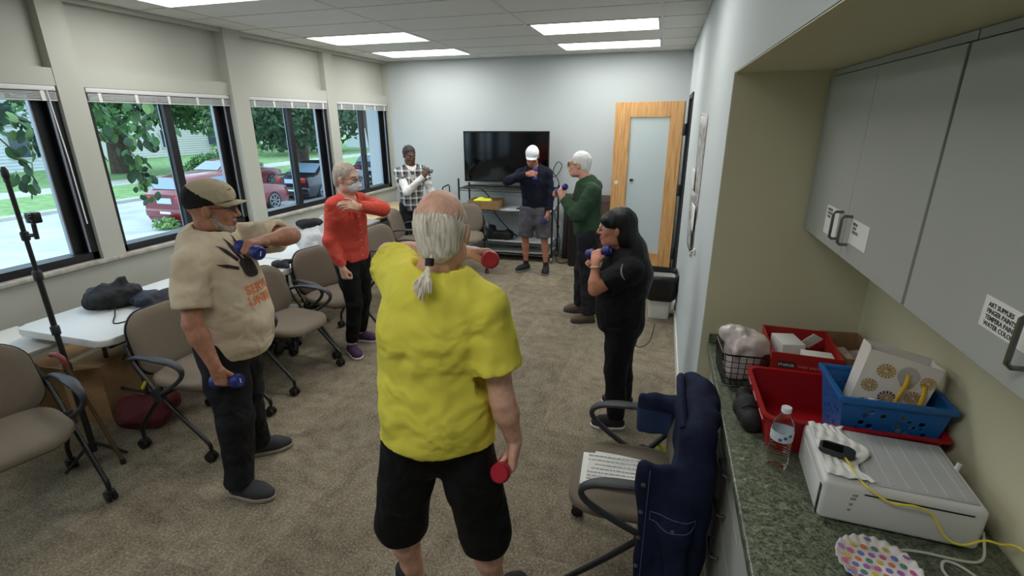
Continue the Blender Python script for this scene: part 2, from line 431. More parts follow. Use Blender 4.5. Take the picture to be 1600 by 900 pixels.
    def extract(s):
        f = s.f; h = s.h
        f[0], f[-1] = .1, .1; f[:, 0], f[:, -1] = .1, .1; f[:, :, 0], f[:, :, -1] = .1, .1
        ins = f < 0
        c = np.zeros(tuple(s.n-1), np.int8)
        for a in (0, 1):
            for b_ in (0, 1):
                for d in (0, 1): c += ins[a:s.n[0]-1+a, b_:s.n[1]-1+b_, d:s.n[2]-1+d]
        act = (c > 0) & (c < 8); ids = np.argwhere(act)
        idx = np.full(act.shape, -1, np.int64); idx[act] = np.arange(len(ids))
        acc = np.zeros((len(ids), 3)); cnt = np.zeros(len(ids))
        cor = [(a, b_, d) for a in (0, 1) for b_ in (0, 1) for d in (0, 1)]
        val = {q: f[ids[:, 0]+q[0], ids[:, 1]+q[1], ids[:, 2]+q[2]].astype(float) for q in cor}
        for q in cor:
            for ax in range(3):
                if q[ax]: continue
                q2 = tuple(1 if k == ax else q[k] for k in range(3))
                v0, v1 = val[q], val[q2]; m = (v0 < 0) != (v1 < 0)
                t = v0[m]/(v0[m]-v1[m]); p = np.tile(V(q), (m.sum(), 1)); p[:, ax] += t
                acc[m] += p; cnt[m] += 1
        vs = (ids+acc/cnt[:, None])*h+s.lo
        quads = []
        for ax in range(3):
            a, b_ = [k for k in range(3) if k != ax]
            s0 = [slice(None)]*3; s1 = [slice(None)]*3; s0[ax] = slice(0, -1); s1[ax] = slice(1, None)
            A, B = ins[tuple(s0)], ins[tuple(s1)]
            e = np.argwhere(A != B)
            e = e[(e[:, a] > 0) & (e[:, b_] > 0) & (e[:, a] < s.n[a]-1) & (e[:, b_] < s.n[b_]-1)]
            g = []
            for da, db in ((0, 0), (-1, 0), (-1, -1), (0, -1)):
                q = e.copy(); q[:, a] += da; q[:, b_] += db; g.append(idx[q[:, 0], q[:, 1], q[:, 2]])
            g = np.stack(g, 1); fl = A[e[:, 0], e[:, 1], e[:, 2]]
            if ax == 1: fl = ~fl
            g[~fl] = g[~fl][:, ::-1]
            quads.append(g)
        return vs, np.concatenate(quads)
def vert_normals(vs, q):
    n = np.cross(vs[q[:, 2]]-vs[q[:, 0]], vs[q[:, 3]]-vs[q[:, 1]])
    out = np.zeros_like(vs)
    for k in range(4): np.add.at(out, q[:, k], n)
    return out/np.maximum(np.linalg.norm(out, axis=1), 1e-12)[:, None]
def laplace(vs, q, it=1, w=.5):
    for _ in range(it):
        acc = np.zeros_like(vs); cnt = np.zeros(len(vs))
        for k in range(4):
            np.add.at(acc, q[:, k], vs[q[:, (k+1) % 4]]+vs[q[:, k-1]]); np.add.at(cnt, q[:, k], 2)
        vs = vs*(1-w)+w*acc/np.maximum(cnt, 1)[:, None]
    return vs
def np_mesh(name, vs, q, mats, mi=None):
    me = bpy.data.meshes.new(name); nv, nf = len(vs), len(q); kf = q.shape[1]
    me.vertices.add(nv); me.vertices.foreach_set('co', np.ascontiguousarray(vs, np.float32).ravel())
    me.loops.add(nf*kf); me.loops.foreach_set('vertex_index', np.ascontiguousarray(q, np.int32).ravel())
    me.polygons.add(nf); me.polygons.foreach_set('loop_start', np.arange(0, nf*kf, kf, dtype=np.int32))
    me.polygons.foreach_set('use_smooth', np.ones(nf, bool))
    for m in (mats if isinstance(mats, (list, tuple)) else [mats]): me.materials.append(m)
    if mi is not None: me.polygons.foreach_set('material_index', np.ascontiguousarray(mi, np.int32))
    me.update(); me.validate(); return me
def field_mesh(name, F, mats, mi_fn=None, wr=None, smooth=1):
    """wr = list of (scale xyz, amplitude) noise folds pushed along the normal"""
    vs, q = F.extract()
    if smooth: vs = laplace(vs, q, smooth)
    if wr:
        n = vert_normals(vs, q)
        for sc, am in wr: vs = vs+n*(vnoise(vs*V(sc)+17.3)*am)[:, None]
    mi = mi_fn(vs[q].mean(1)) if mi_fn else None
    return np_mesh(name, vs, q, mats, mi)
def text_mesh(txt, size, m, extrude=0.0004, align='LEFT', space=1.0, bold=0):
    cu = bpy.data.curves.new('txt', 'FONT'); cu.body = txt; cu.size = size; cu.extrude = extrude; cu.align_x = align; cu.space_line = space; cu.resolution_u = 2; cu.offset = bold
    o = bpy.data.objects.new('txt', cu); COL.objects.link(o)
    me = bpy.data.meshes.new_from_object(o.evaluated_get(bpy.context.evaluated_depsgraph_get())) if False else None
    bpy.context.view_layer.update()
    me = bpy.data.meshes.new_from_object(o.evaluated_get(bpy.context.evaluated_depsgraph_get()))
    bpy.data.objects.remove(o); bpy.data.curves.remove(cu)
    me.materials.clear(); me.materials.append(m); me.name = 'lettering'
    return me
# ================================================================ nesting chairs
m_fab = mat('chair_fabric_taupe', (116, 106, 93), .9, spec=.2, bump=(400, .15), var=(180, .10))
m_fabg = mat('chair_fabric_grey', (104, 104, 92), .9, spec=.2, bump=(400, .15), var=(180, .10))
m_steel = mat('chair_frame_black', (22, 22, 23), .38, spec=.5)
m_plast = mat('black_plastic', (27, 28, 30), .5)
m_arm = mat('chair_arm_charcoal', (50, 52, 56), .55)
m_castor = mat('castor_black', (20, 20, 21), .45)
def shell(fn, nu, nv, th):
    """closed pad: outer surface fn(u, v) -> (point, normal), thickness th"""
    mb = MB(); A = []; B = []
    for i in range(nu):
        ra = []; rb = []
        for j in range(nv):
            p, n = fn(i/(nu-1), j/(nv-1)); ra.append(mb.bm.verts.new(p)); rb.append(mb.bm.verts.new(p-n*th))
        A.append(ra); B.append(rb)
    for i in range(nu-1):
        for j in range(nv-1):
            mb.bm.faces.new((A[i][j], A[i+1][j], A[i+1][j+1], A[i][j+1])); mb.bm.faces.new((B[i][j], B[i][j+1], B[i+1][j+1], B[i+1][j]))
    for i in range(nu-1):
        for j in (0, nv-1): mb.bm.faces.new((A[i][j], B[i][j], B[i+1][j], A[i+1][j]) if j == 0 else (A[i+1][j], B[i+1][j], B[i][j], A[i][j]))
    for j in range(nv-1):
        mb.bm.faces.new((A[0][j+1], B[0][j+1], B[0][j], A[0][j])); mb.bm.faces.new((A[-1][j], B[-1][j], B[-1][j+1], A[-1][j+1]))
    return mb
def pad(w, d, r, prof, nr=7, na=40):
    """superellipse-ish cushion, top dome: prof = thickness"""
    mb = MB(); rings = []
    out = rrect(w, d, r, 8)
    for k, (sc, z) in enumerate(prof):
        rings.append([mb.bm.verts.new((x*sc[0], y*sc[1], z)) for x, y in out])
    n = len(out)
    for A, B in zip(rings, rings[1:]):
        for i in range(n): mb.bm.faces.new((A[i], A[(i+1) % n], B[(i+1) % n], B[i]))
    mb.bm.faces.new(rings[0][::-1]); mb.bm.faces.new(rings[-1])
    return mb
def make_chair():
    """faces +Y"""
    t = thing('nesting_chair', '', 'chair', group='taupe nesting chairs')
    pr = [((.86, .86), -.022), ((.97, .97), -.012), ((1, 1), 0), ((.995, .995), .014), ((.96, .96), .026), ((.86, .86), .033), ((.6, .6), .036), ((.2, .2), .036)]
    mb = pad(.47, .46, .15, pr)
    for v in mb.bm.verts:                     # waterfall front, dished middle
        y = v.co.y; v.co.z += -.05*max(0, (y-.10)/.13)**2*.5+.02*max(0, -(y+.05)/.18)**2
    s = mb.build('seat', m_fab, t); s.location = (0, .02, .455)
    MB().box((-.17, -.15, .415), (.17, .19, .437), bev=.01).build('seat_pan', m_plast, t)
    # backrest: curved, leaning back, rounder at the top
    prb = [((.90, .90), -.03), ((.985, .985), -.024), ((1, 1), -.012), ((.99, .99), 0), ((.94, .94), .010), ((.7, .7), .016), ((.3, .3), .017)]
    mb = pad(.45, .40, .13, prb)
    for v in mb.bm.verts:
        x, y, z = v.co
        x *= 1-.10*(y/.22) if y < 0 else 1-.13*max(0, y/.22)**3
        v.co = Vector((x, z+.35*x*x*1.6, y))
    bk = mb.build('backrest', m_fab, t); bk.location = (0, -.225, .67); bk.rotation_euler = (math.radians(13), 0, 0)
    mb = pad(.462, .412, .135, [((.9, .9), -.006), ((1, 1), -.002), ((1, 1), .006), ((.9, .9), .008)])
    for v in mb.bm.verts:
        x, y, z = v.co
        x *= 1-.10*(y/.22) if y < 0 else 1-.13*max(0, y/.22)**3
        v.co = Vector((x, z+.35*x*x*1.6, y))
    bs = mb.build('back_shell', m_plast, bk); bs.location = (0, -.030, 0)
    for sx in (-1, 1):
        x = .255*sx
        MB().tube(arc([(x, -.06, .41), (x, -.13, .50), (x*.98, -.205, .60), (x*.9, -.255, .70)], 5), .013, 10).build('back_upright', m_steel, t)
        am = MB()
        pts = arc([(x, -.215, .625), (x*1.06, -.12, .655), (x*1.1, .02, .662), (x*1.1, .13, .652), (x*1.1, .185, .615), (x*1.09, .165, .56), (x*1.04, .06, .48), (x, -.05, .415)], 5)
        ws = []
        n = len(pts); A = []
        for i, p in enumerate(pts):
            tt = (pts[min(i+1, n-1)]-pts[max(i-1, 0)]).normalized(); u = Vector((1, 0, 0)); u = (u-tt*u.dot(tt)).normalized(); w = tt.cross(u)
            k = i/(n-1); hw = .012+.016*max(0, 1-abs(k-.33)/.33); ht = .011
            A.append([am.bm.verts.new(p+u*(hw*cx)+w*(ht*cy)) for cx, cy in ((1, .5), (.6, 1), (-.6, 1), (-1, .5), (-1, -.5), (-.6, -1), (.6, -1), (1, -.5))])
        for P_, Q in zip(A, A[1:]):
            for i in range(8): am.bm.faces.new((P_[i], P_[(i+1) % 8], Q[(i+1) % 8], Q[i]))
        am.bm.faces.new(A[0][::-1]); am.bm.faces.new(A[-1])
        am.build('armrest', m_arm, t, angle=60)
        MB().tube([(x, -.05, .375), (x, -.075, .45)], .032, 12).build('pivot', m_plast, t)
        MB().tube(arc([(x, -.05, .40), (x, .08, .27), (x, .215, .145), (x, .24, .115), (x, .243, .085)], 5), .0125, 10).build('leg', m_steel, t)
        MB().tube(arc([(x, -.06, .39), (x, -.15, .29), (x, -.235, .19), (x, -.268, .14), (x, -.272, .085)], 5), .0125, 10).build('leg', m_steel, t)
        for y in (.243, -.272):
            c = MB()
            c.tube([(x-.024, y-.01, .031), (x-.006, y-.01, .031)], .031, 14).tube([(x+.006, y-.01, .031), (x+.024, y-.01, .031)], .031, 14)
            c.box((x-.02, y-.03, .035), (x+.02, y+.016, .066), bev=.01).tube([(x, y, .06), (x, y, .095)], .009, 8)
            c.build('castor', m_castor, t)
    for sx in (-1, 1): MB().box((-.007, -.045, -.010), (.007, .03, .010), bev=.005, T=M4((sx*.262, -.14, .475), (.9, 0, 0))).build('release_lever', mat('lever_lime', (176, 190, 40), .5), t)
    MB().tube([(-.25, -.05, .40), (.25, -.05, .40)], .012, 8).build('cross_bar', m_steel, t)
    MB().tube([(-.2, -.235, .60), (.2, -.235, .60)], .011, 8).build('cross_bar', m_steel, t)
    return t
chair0 = make_chair()
chairs = [  # x, y, facing angle (0 = +Y, -90deg = +X), label
    (-3.01, 1.32, -PI/2-.27, 'taupe nesting chair at the left edge of the picture, cut by the frame', 0),
    (-2.70, 2.17, -PI/2+.02, 'taupe nesting chair behind the man in the tan shirt, at the white table corner', 0),
    (-2.70, 2.98, -PI/2-.10, 'taupe nesting chair between the tan shirt and the masked woman, seat toward us', 0),
    (-2.72, 3.62, -PI/2-.25, 'taupe nesting chair directly left of the masked woman, backrest by the plastic bag', 1),
    (-2.69, 4.72, -PI/2-.15, 'taupe nesting chair mostly hidden behind the masked woman', 1),
    (-3.02, 5.75, -PI/2+.2, 'taupe nesting chair beside the woman in the plaid shirt, at the black-legged table', 1),
    (-2.45, 6.18, -PI/2-1.2, 'taupe nesting chair in front of the television cart', 1),
    (-.02, 1.86, PI/2+.06, 'taupe nesting chair by the counter with a denim jacket over its back', 0)]
for i, (x, y, a, lab, g) in enumerate(chairs):
    o = chair0 if i == 0 else copy_tree(chair0)
    o.location = (x, y, 0); o.rotation_euler = (0, 0, a); o['label'] = lab
# ================================================================ tables
m_plaswhite = mat('table_plastic_white', (208, 208, 204), .45, bump=(180, .03))
m_tleg = mat('table_leg_grey', (62, 60, 60), .4, metal=.3)
def folding_table(loc, w, l, label):
    t = thing('folding_table', label, 'table', loc)
    MB().prism(rrect(w, l, .07, 8), .695, .74, bev=.010).build('table_top', m_plaswhite, t)
    MB().box((-w/2+.05, -l/2+.06, .665), (-w/2+.07, l/2-.06, .695)).box((w/2-.07, -l/2+.06, .665), (w/2-.05, l/2-.06, .695)).build('apron', m_tleg, t, smooth=False)
    for s in (-1, 1):
        y = s*(l/2-.33)
        for sx in (-1, 1):
            MB().tube([(sx*.14, y, .69), (sx*.16, y+s*.02, .05)], .0135, 10).build('leg', m_tleg, t)
        MB().tube(arc([(-.30, y+s*.02, .016), (-.28, y+s*.02, .03), (-.16, y+s*.02, .05), (.16, y+s*.02, .05), (.28, y+s*.02, .03), (.30, y+s*.02, .016)], 4), .015, 10).build('foot', m_tleg, t)
        MB().tube([(-.16, y+s*.02, .20), (.16, y+s*.02, .20)], .009, 8).build('cross_bar', m_tleg, t)
        MB().tube([(0, y+s*.01, .42), (0, y-s*.30, .68)], .008, 8).build('brace', m_tleg, t)
    return t
folding_table((-3.40, 2.765, 0), .76, 1.80, 'white plastic folding table at the left holding the black bags')
folding_table((-3.42, 4.32, 0), .74, 1.26, 'white folding table holding the white plastic bag')
m_wood = mat('table_wood_maple', (188, 162, 122), .4, var=(6, .12))
m_greytop = mat('table_grey_laminate', (150, 148, 142), .4)
def frame_table(x0, x1, y0, y1, m, label):
    t = thing('work_table', label, 'table', ((x0+x1)/2, (y0+y1)/2, 0)); w, l = x1-x0, y1-y0
    MB().prism(rrect(w, l, .02, 3), .705, .74, bev=.004).build('table_top', m, t)
    ap = MB()
    for s in (-1, 1): ap.box((s*(w/2-.03)-.014, -l/2+.03, .655), (s*(w/2-.03)+.014, l/2-.03, .705)); ap.box((-w/2+.03, s*(l/2-.03)-.014, .655), (w/2-.03, s*(l/2-.03)+.014, .705))
    ap.build('apron', m_plast, t, smooth=False)
    for sx in (-1, 1):
        for sy in (-1, 1):
            MB().box((sx*(w/2-.04)-.022, sy*(l/2-.045)-.022, 0), (sx*(w/2-.04)+.022, sy*(l/2-.045)+.022, .66), bev=.004).build('leg', m_plast, t)
        MB().tube([(sx*(w/2-.04), -l/2+.06, .30), (sx*(w/2-.04), l/2-.06, .60)], .012, 8).build('brace', m_plast, t)
frame_table(-4.03, -3.40, 5.03, 5.62, m_greytop, 'grey topped table with black legs behind the masked woman')
frame_table(-4.03, -3.52, 5.64, 7.05, m_wood, 'maple topped table in the far window corner')
# ================================================================ television on its wire cart
m_tv = mat('tv_black', (10, 10, 12), .25); m_scr = mat('tv_screen', (5, 5, 7), .08, spec=.5)
tv = thing('television', 'large black flat television on the wire cart', 'television', (-2.145, 7.0, 1.075))
MB().box((-.63, .015, .02), (.63, .06, .725), bev=.008).build('casing', m_tv, tv)
MB().box((-.612, .008, .05), (.612, .014, .71)).build('screen', m_scr, tv, smooth=False)
bz = MB().box((-.63, .004, .705), (.63, .016, .727)).box((-.63, .004, .02), (.63, .016, .052)).box((-.63, .004, .02), (-.611, .016, .727)).box((.611, .004, .02), (.63, .016, .727))
bz.build('bezel', m_tv, tv, smooth=False)
MB().box((-.05, .02, -.01), (.05, .05, .03)).box((-.30, -.10, -.045), (.30, .14, -.035), bev=.003).tube([(0, .035, -.04), (0, .035, .03)], .03, 10).build('stand', m_tv, tv)
m_chrome = mat('chrome_wire', (150, 152, 156), .25, metal=.9)
ct = thing('wire_cart', 'black wire shelf cart under the television', 'shelf cart', (-2.09, 6.98, 0))
for sx in (-1, 1):
    for sy in (-1, 1):
        MB().tube([(sx*.69, sy*.21, .08), (sx*.69, sy*.21, 1.16 if sy < 0 else 1.06)], .0135, 10).build('post', m_steel, ct)
        MB().tube([(sx*.69-.014, sy*.21, .04), (sx*.69+.014, sy*.21, .04)], .04, 14).tube([(sx*.69, sy*.21, .04), (sx*.69, sy*.21, .10)], .01, 8).build('castor', mat('castor_grey', (120, 122, 124), .5), ct)
for z in (1.02, .72, .27, .12):
    sh = MB()
    for sy in (-1, 1):
        for dz in (0, -.03): sh.tube([(-.69, sy*.21, z+dz), (.69, sy*.21, z+dz)], .005, 6)
        zz = [(-.69+1.38*k/24, sy*.21, z-.03*(k % 2)) for k in range(25)]; sh.tube(zz, .003, 5)
    for k in range(11): sh.tube([(-.69, -.21+.42*k/10, z+.004), (.69, -.21+.42*k/10, z+.004)], .0028, 5)
    for sx in (-1, -.33, .33, 1): sh.tube([(sx*.69, -.21, z), (sx*.69, .21, z)], .005, 6)
    sh.build('shelf', m_chrome if z != 1.02 else m_steel, ct)
    if z != 1.02: MB().box((-.66, -.205, z+.007), (.66, .205, z+.011)).build('shelf_liner', mat('shelf_liner', (190, 192, 194), .4), ct, smooth=False)
m_card = mat('cardboard', (150, 118, 82), .85, var=(20, .12))
def carton(name, label, loc, w, d, h, rz, m, cat='box', flaps=False, th=.005):
    t = thing(name, label, cat, loc, rz)
    b_ = MB().box((-w/2, -d/2, 0), (w/2, d/2, th))
    b_.box((-w/2, -d/2, th), (-w/2+th, d/2, h)).box((w/2-th, -d/2, th), (w/2, d/2, h)).box((-w/2+th, -d/2, th), (w/2-th, -d/2+th, h)).box((-w/2+th, d/2-th, th), (w/2-th, d/2, h))
    b_.build('carton_body', m, t, smooth=False)
    return t
carton('cardboard_tray', 'shallow cardboard tray of yellow vests on the cart shelf', (-2.42, 6.93, .733), .46, .36, .12, .06, m_card)
F = Field((-.21, -.17, 0), (.21, .17, .17), .01)
for k in range(9):
    x = -.15+.30*random.random(); y = -.11+.22*random.random()
    F.ell((x, y, .06+.03*random.random()), (.075, .06, .045), k=.02)
obj('safety_vest', field_mesh('safety_vest', F, mat('vest_yellow', (214, 226, 40), .7, bump=(40, .3)), wr=[((22, 22, 30), .012)]), None, (-2.42, 6.93, .742), (0, 0, .06), 'crumpled neon yellow vests in the cardboard tray', 'vest')
F = Field((-.28, -.12, 0), (.28, .12, .22), .01)
F.box((-.12, 0, .10), (.11, .09, .09), rad=.03).box((.10, 0, .06), (.17, .08, .055), rad=.03, k=.03).ell((.2, 0, .11), (.06, .06, .04))
bagc = obj('equipment_bag', field_mesh('equipment_bag', F, mat('nylon_black', (18, 18, 21), .6, bump=(30, .3)), wr=[((20, 20, 20), .010)]), None, (-2.28, 6.90, .283), None, 'black equipment bag on the lower cart shelf', 'bag')
MB().tube(arc([(-.25, 0, .30), (-.18, 0, .20), (-.10, .02, .10), (-.02, 0, .20)], 6), .010, 8).build('strap', m_plast, bagc)
MB().box((-.30, -.10, 0), (.30, .12, .015), bev=.004).build('tablet', mat('tablet_dark', (30, 32, 36), .3), None, loc=(-1.86, 6.93, .735), label='thin dark tablet lying on the white cart shelf', cat='tablet').scale = (.3, .6, .8)
# luggage trolley handle beside the cart
hd = thing('luggage_handle', 'black telescopic luggage trolley standing by the far wall', 'trolley', (-3.02, 6.86, 0))
MB().tube([(-.055, 0, .2), (-.055, 0, 1.0), (-.045, 0, 1.015), (.045, 0, 1.055), (.055, 0, 1.04), (.055, 0, .2)], .010, 8).build('handle', m_plast, hd)
MB().box((-.16, -.09, .04), (.16, .11, .55), bev=.03).build('case_body', mat('luggage_black', (24, 24, 26), .6), hd)
for sx in (-1, 1): MB().tube([(sx*.13-.015, .06, .03), (sx*.13+.015, .06, .03)], .03, 12).build('wheel', m_castor, hd)
# ================================================================ leaning folded tables, outlet, cables
m_walnut = mat('walnut_laminate', (70, 46, 34), .45, var=(5, .2))
for k, (x, lab) in enumerate([(-1.20, 'dark brown folded table leaning on the far wall behind the green sweater'), ]):
    t = thing('folded_table', lab, 'table', (x, 7.07, 0)); t.rotation_euler = (math.radians(-6), 0, math.radians(-4))
    MB().box((-.10, -.02, .01), (.92, .015, .95), bev=.01).build('table_top', m_walnut, t)
    MB().box((-.10, -.045, .02), (-.04, -.021, .93), bev=.004).build('edge_rail', m_plast, t)
    MB().tube([(.1, -.035, .15), (.1, -.035, .85), (.75, -.035, .85), (.75, -.035, .15)], .012, 8).build('leg', m_tleg, t)
ob = thing('speaker_case', 'tall black case standing upright left of the green sweater man', 'case', (-1.075, 6.80, 0))
MB().box((-.07, -.12, 0), (.07, .10, .92), bev=.02).build('case_body', mat('case_black', (20, 20, 22), .55), ob)
MB().box((-.03, -.125, .60), (.03, -.119, .70), bev=.002).build('handle', m_plast, ob)
ol = thing('wall_outlet', 'white wall outlet with a black plug beside the cart', 'outlet', (-1.42, YF-.004, .45))
MB().box((-.058, -.006, -.058), (.058, .004, .058), bev=.003).build('cover_plate', m_trim, ol)
MB().box((-.01, -.045, -.035), (.03, -.006, .005), bev=.005).build('plug', m_plast, ol)
def cord(name, pts, r, m, label, cat='cable', n=6): return MB().tube(arc(pts, n), r, 8).build(name, m, None, label=label, cat=cat)
cord('power_cord', [(-1.62, 7.1, 1.2), (-1.45, 7.15, 1.18), (-1.36, 7.18, 1.32), (-1.42, 7.19, 1.38), (-1.48, 7.16, 1.25), (-1.40, 7.15, 1.12), (-1.36, 7.16, .85), (-1.45, 7.17, .68), (-1.42, 7.2, .5), (-1.41, 7.225, .44)], .006, m_plast, 'looping black cord from the television to the wall outlet')
cord('extension_cord', [(-1.40, 7.2, .38), (-1.36, 7.19, .2), (-1.40, 7.12, .02), (-1.36, 6.95, .009), (-1.28, 6.78, .009), (-1.20, 6.84, .009), (-1.18, 6.92, .009)], .006, m_plast, 'black cord lying on the carpet below the wall outlet')
cord('signal_cable', [(-2.66, 7.15, 1.03), (-2.45, 7.16, .85), (-2.35, 7.15, .60), (-2.1, 7.1, .36), (-1.98, 7.05, .30)], .008, m_plast, 'thick black cable drooping behind the cart shelves')
# ================================================================ open glazed door, waste bin, notice board
m_oak = mat('door_oak', (196, 148, 92), .45)
N, L, b = nodes(m_oak); tc = N.new('ShaderNodeTexCoord'); mp = N.new('ShaderNodeMapping'); mp.inputs['Scale'].default_value = (26, 26, 1.6)
n1 = N.new('ShaderNodeTexNoise'); n1.inputs['Scale'].default_value = 2; n1.inputs['Detail'].default_value = 6; n1.inputs['Distortion'].default_value = .6
r1 = ramp(N, [(.3, lin(170, 122, 70)), (.5, lin(200, 152, 95)), (.7, lin(212, 166, 108))]); L.new(tc.outputs['Object'], mp.inputs[0]); L.new(mp.outputs[0], n1.inputs['Vector']); L.new(n1.outputs['Fac'], r1.inputs[0]); L.new(r1.outputs[0], b.inputs['Base Color'])
m_frost = mat('frosted_glass', (218, 230, 230), .35, trans=.4, spec=.5)
dr = thing('door_1', '', '', (.215, 6.66, 0), PI-math.radians(14)); dr['kind'] = 'structure'
DW, DH = .86, 2.155
d_ = MB().box((0, -.022, .012), (.15, .022, DH), bev=.002).box((DW-.19, -.022, .012), (DW, .022, DH), bev=.002).box((.15, -.022, .012), (DW-.19, .022, .245), bev=.001).box((.15, -.022, DH-.165), (DW-.19, .022, DH), bev=.001)
d_.build('door_leaf', m_oak, dr, smooth=False)
MB().box((.152, -.005, .247), (DW-.192, .005, DH-.167)).build('pane', m_frost, dr, smooth=False)
gb = MB()
for s in (-1, 1):
    gb.box((.15, s*.016-.006, .245), (.164, s*.016+.006, DH-.165)).box((DW-.204, s*.016-.006, .245), (DW-.19, s*.016+.006, DH-.165)).box((.15, s*.016-.006, .245), (DW-.19, s*.016+.006, .259)).box((.15, s*.016-.006, DH-.179), (DW-.19, s*.016+.006, DH-.165))
gb.build('glazing_bead', m_oak, dr, smooth=False)
MB().tube([(DW-.07, .021, 1.16), (DW-.07, .027, 1.16)], .027, 20).build('lock_hole', m_trim, dr)
MB().tube([(DW-.27, -.015, 1.20), (DW-.27, .05, 1.20)], .018, 16).build('knob', m_dark, dr)
for z in (1.83, 1.10, .28): MB().box((-.032, -.028, z-.07), (.004, .026, z+.07), bev=.003).build('hinge', m_dark, dr)
wb = thing('waste_bin', 'white waste bin lined with a black bag beside the doorway', 'waste bin', (.10, 5.12, 0))
mb = MB()
for (A, B, z0, z1) in (((.20, .22), (.26, .30), 0, .42),):
    o_ = [(rrect(A[0], A[1], .03, 4), z0), (rrect(B[0], B[1], .04, 4), z1)]
    ra = [[mb.bm.verts.new((x, y, z)) for x, y in pp] for pp, z in o_]; n = len(ra[0])
    for i in range(n): mb.bm.faces.new((ra[0][i], ra[0][(i+1) % n], ra[1][(i+1) % n], ra[1][i]))
    mb.bm.faces.new(ra[0][::-1])
mb.build('bin_body', mat('bin_white', (205, 205, 198), .5), wb)
mb = MB(); rings = []
base = rrect(.30, .36, .06, 6); n = len(base)
for (sc, z, am) in ((.93, .22, .012), (1.0, .24, .012), (1.06, .32, .014), (1.03, .40, .012), (1.05, .47, .008), (.98, .475, .006), (.9, .44, .006), (.82, .2, 0)):
    rings.append([mb.bm.verts.new((x*sc+am*random.uniform(-1, 1)*.6, y*sc+am*random.uniform(-1, 1), z+am*random.uniform(-1, 1))) for x, y in base])
for A, B in zip(rings, rings[1:]):
    for i in range(n): mb.bm.faces.new((A[i], A[(i+1) % n], B[(i+1) % n], B[i]))
mb.build('bin_liner', mat('liner_black', (17, 17, 18), .28, bump=(18, .7)), wb, angle=80)
# poster collage on the right wall
m_post = mat('poster_print', (140, 132, 122), .6)
N, L, b = nodes(m_post); tc = N.new('ShaderNodeTexCoord'); vo = N.new('ShaderNodeTexVoronoi'); vo.inputs['Scale'].default_value = 16; vo.distance = 'CHEBYCHEV'
n1 = N.new('ShaderNodeTexNoise'); n1.inputs['Scale'].default_value = 22
r1 = ramp(N, [(.3, lin(40, 38, 36)), (.45, lin(104, 96, 88)), (.58, lin(160, 148, 136)), (.72, lin(205, 198, 190))]); mx = N.new('ShaderNodeMix'); mx.data_type = 'RGBA'; mx.inputs[0].default_value = .3
L.new(tc.outputs['Object'], vo.inputs['Vector']); L.new(tc.outputs['Object'], n1.inputs['Vector']); L.new(n1.outputs['Fac'], r1.inputs[0]); L.new(r1.outputs[0], mx.inputs[6]); L.new(vo.outputs['Color'], mx.inputs[7])
hs = N.new('ShaderNodeHueSaturation'); hs.inputs['Saturation'].default_value = .35; L.new(mx.outputs[2], hs.inputs['Color']); L.new(hs.outputs[0], b.inputs['Base Color'])
pc = thing('photo_collage', 'curled poster of small photographs taped to the right wall', 'poster', (XR, 3.95, 0))
def sheet(y0, y1, z0, z1, m, name, bulge=.02, off=.004):
    mb = MB(); mb.grid(lambda u, v: Vector((-off-bulge*math.sin(u*PI)*.5-.012*u*v, y0+(y1-y0)*u, z0+(z1-z0)*v)), 9, 9); o = mb.build(name, m, pc)
    md = o.modifiers.new('thick', 'SOLIDIFY'); md.thickness = .0015; return o
sheet(-.35, .25, 1.30, 1.97, m_post, 'poster_sheet', .012); sheet(-.20, .38, 1.02, 1.45, m_post, 'poster_sheet', .02, .008)
m_paper = mat('paper_white', (222, 222, 216), .8)
sheet(-.28, -.12, 1.95, 1.985, m_paper, 'tape', .002, .009); sheet(0, .2, 1.97, 1.99, m_paper, 'tape', .002, .009)
sheet(.02, .20, 1.44, 1.60, m_paper, 'caption_card', .004, .022); sheet(-.30, -.12, 1.20, 1.38, m_paper, 'caption_card', .004, .016); sheet(-.31, -.22, 1.02, 1.2, m_tv, 'poster_sheet', .004, .012)
sw = thing('wall_switch', 'small white wall hook low on the right wall below the poster', 'hook', (XR-.006, 3.40, 1.12))
MB().box((-.008, -.015, -.022), (.005, .015, .022), bev=.004).build('hook_plate', m_paper, sw)
MB().tube(arc([(-.006, 0, .01), (-.024, 0, .0), (-.026, 0, -.012), (-.014, 0, -.018)], 4), .004, 8).build('hook', m_paper, sw)
# ================================================================ things on and under the left tables
m_nyl = mat('nylon_black_matte', (17, 17, 20), .75, bump=(35, .4)); m_navy = mat('nylon_navy', (24, 27, 42), .7, bump=(35, .4))
F = Field((-.2, -.18, 0), (.22, .2, .22), .008)
F.ell((-.03, -.02, .075), (.14, .12, .08)).ell((.06, .06, .08), (.10, .09, .075)).ell((.03, .06, .15), (.045, .04, .05), k=.03).cone((.02, .05, .12), (.06, .08, .20), .04, .012, k=.03)
b_ = obj('drawstring_bag', field_mesh('drawstring_bag', F, m_nyl, wr=[((14, 14, 18), .022), ((35, 35, 40), .006)]), None, (-3.56, 2.33, .735), None, 'crumpled black drawstring bag on the left white table', 'bag')
MB().tube(arc([(.10, -.06, .03), (.20, -.14, .012), (.33, -.24, .009), (.36, -.14, .009), (.26, .0, .009), (.18, .04, .03)], 6), .004, 6).build('drawstring', m_nyl, b_)
F = Field((-.2, -.2, 0), (.22, .24, .16), .008)
F.ell((-.04, -.04, .05), (.13, .10, .05)).ell((.08, .06, .05), (.10, .12, .05)).ell((.10, .10, .09), (.06, .06, .045)).ell((.05, -.08, .04), (.09, .05, .04))
b_ = obj('navy_bag', field_mesh('navy_bag', F, m_navy, wr=[((16, 16, 20), .02), ((38, 38, 40), .005)]), None, (-3.30, 2.46, .735), None, 'crumpled navy nylon bag beside the black drawstring bag', 'bag')
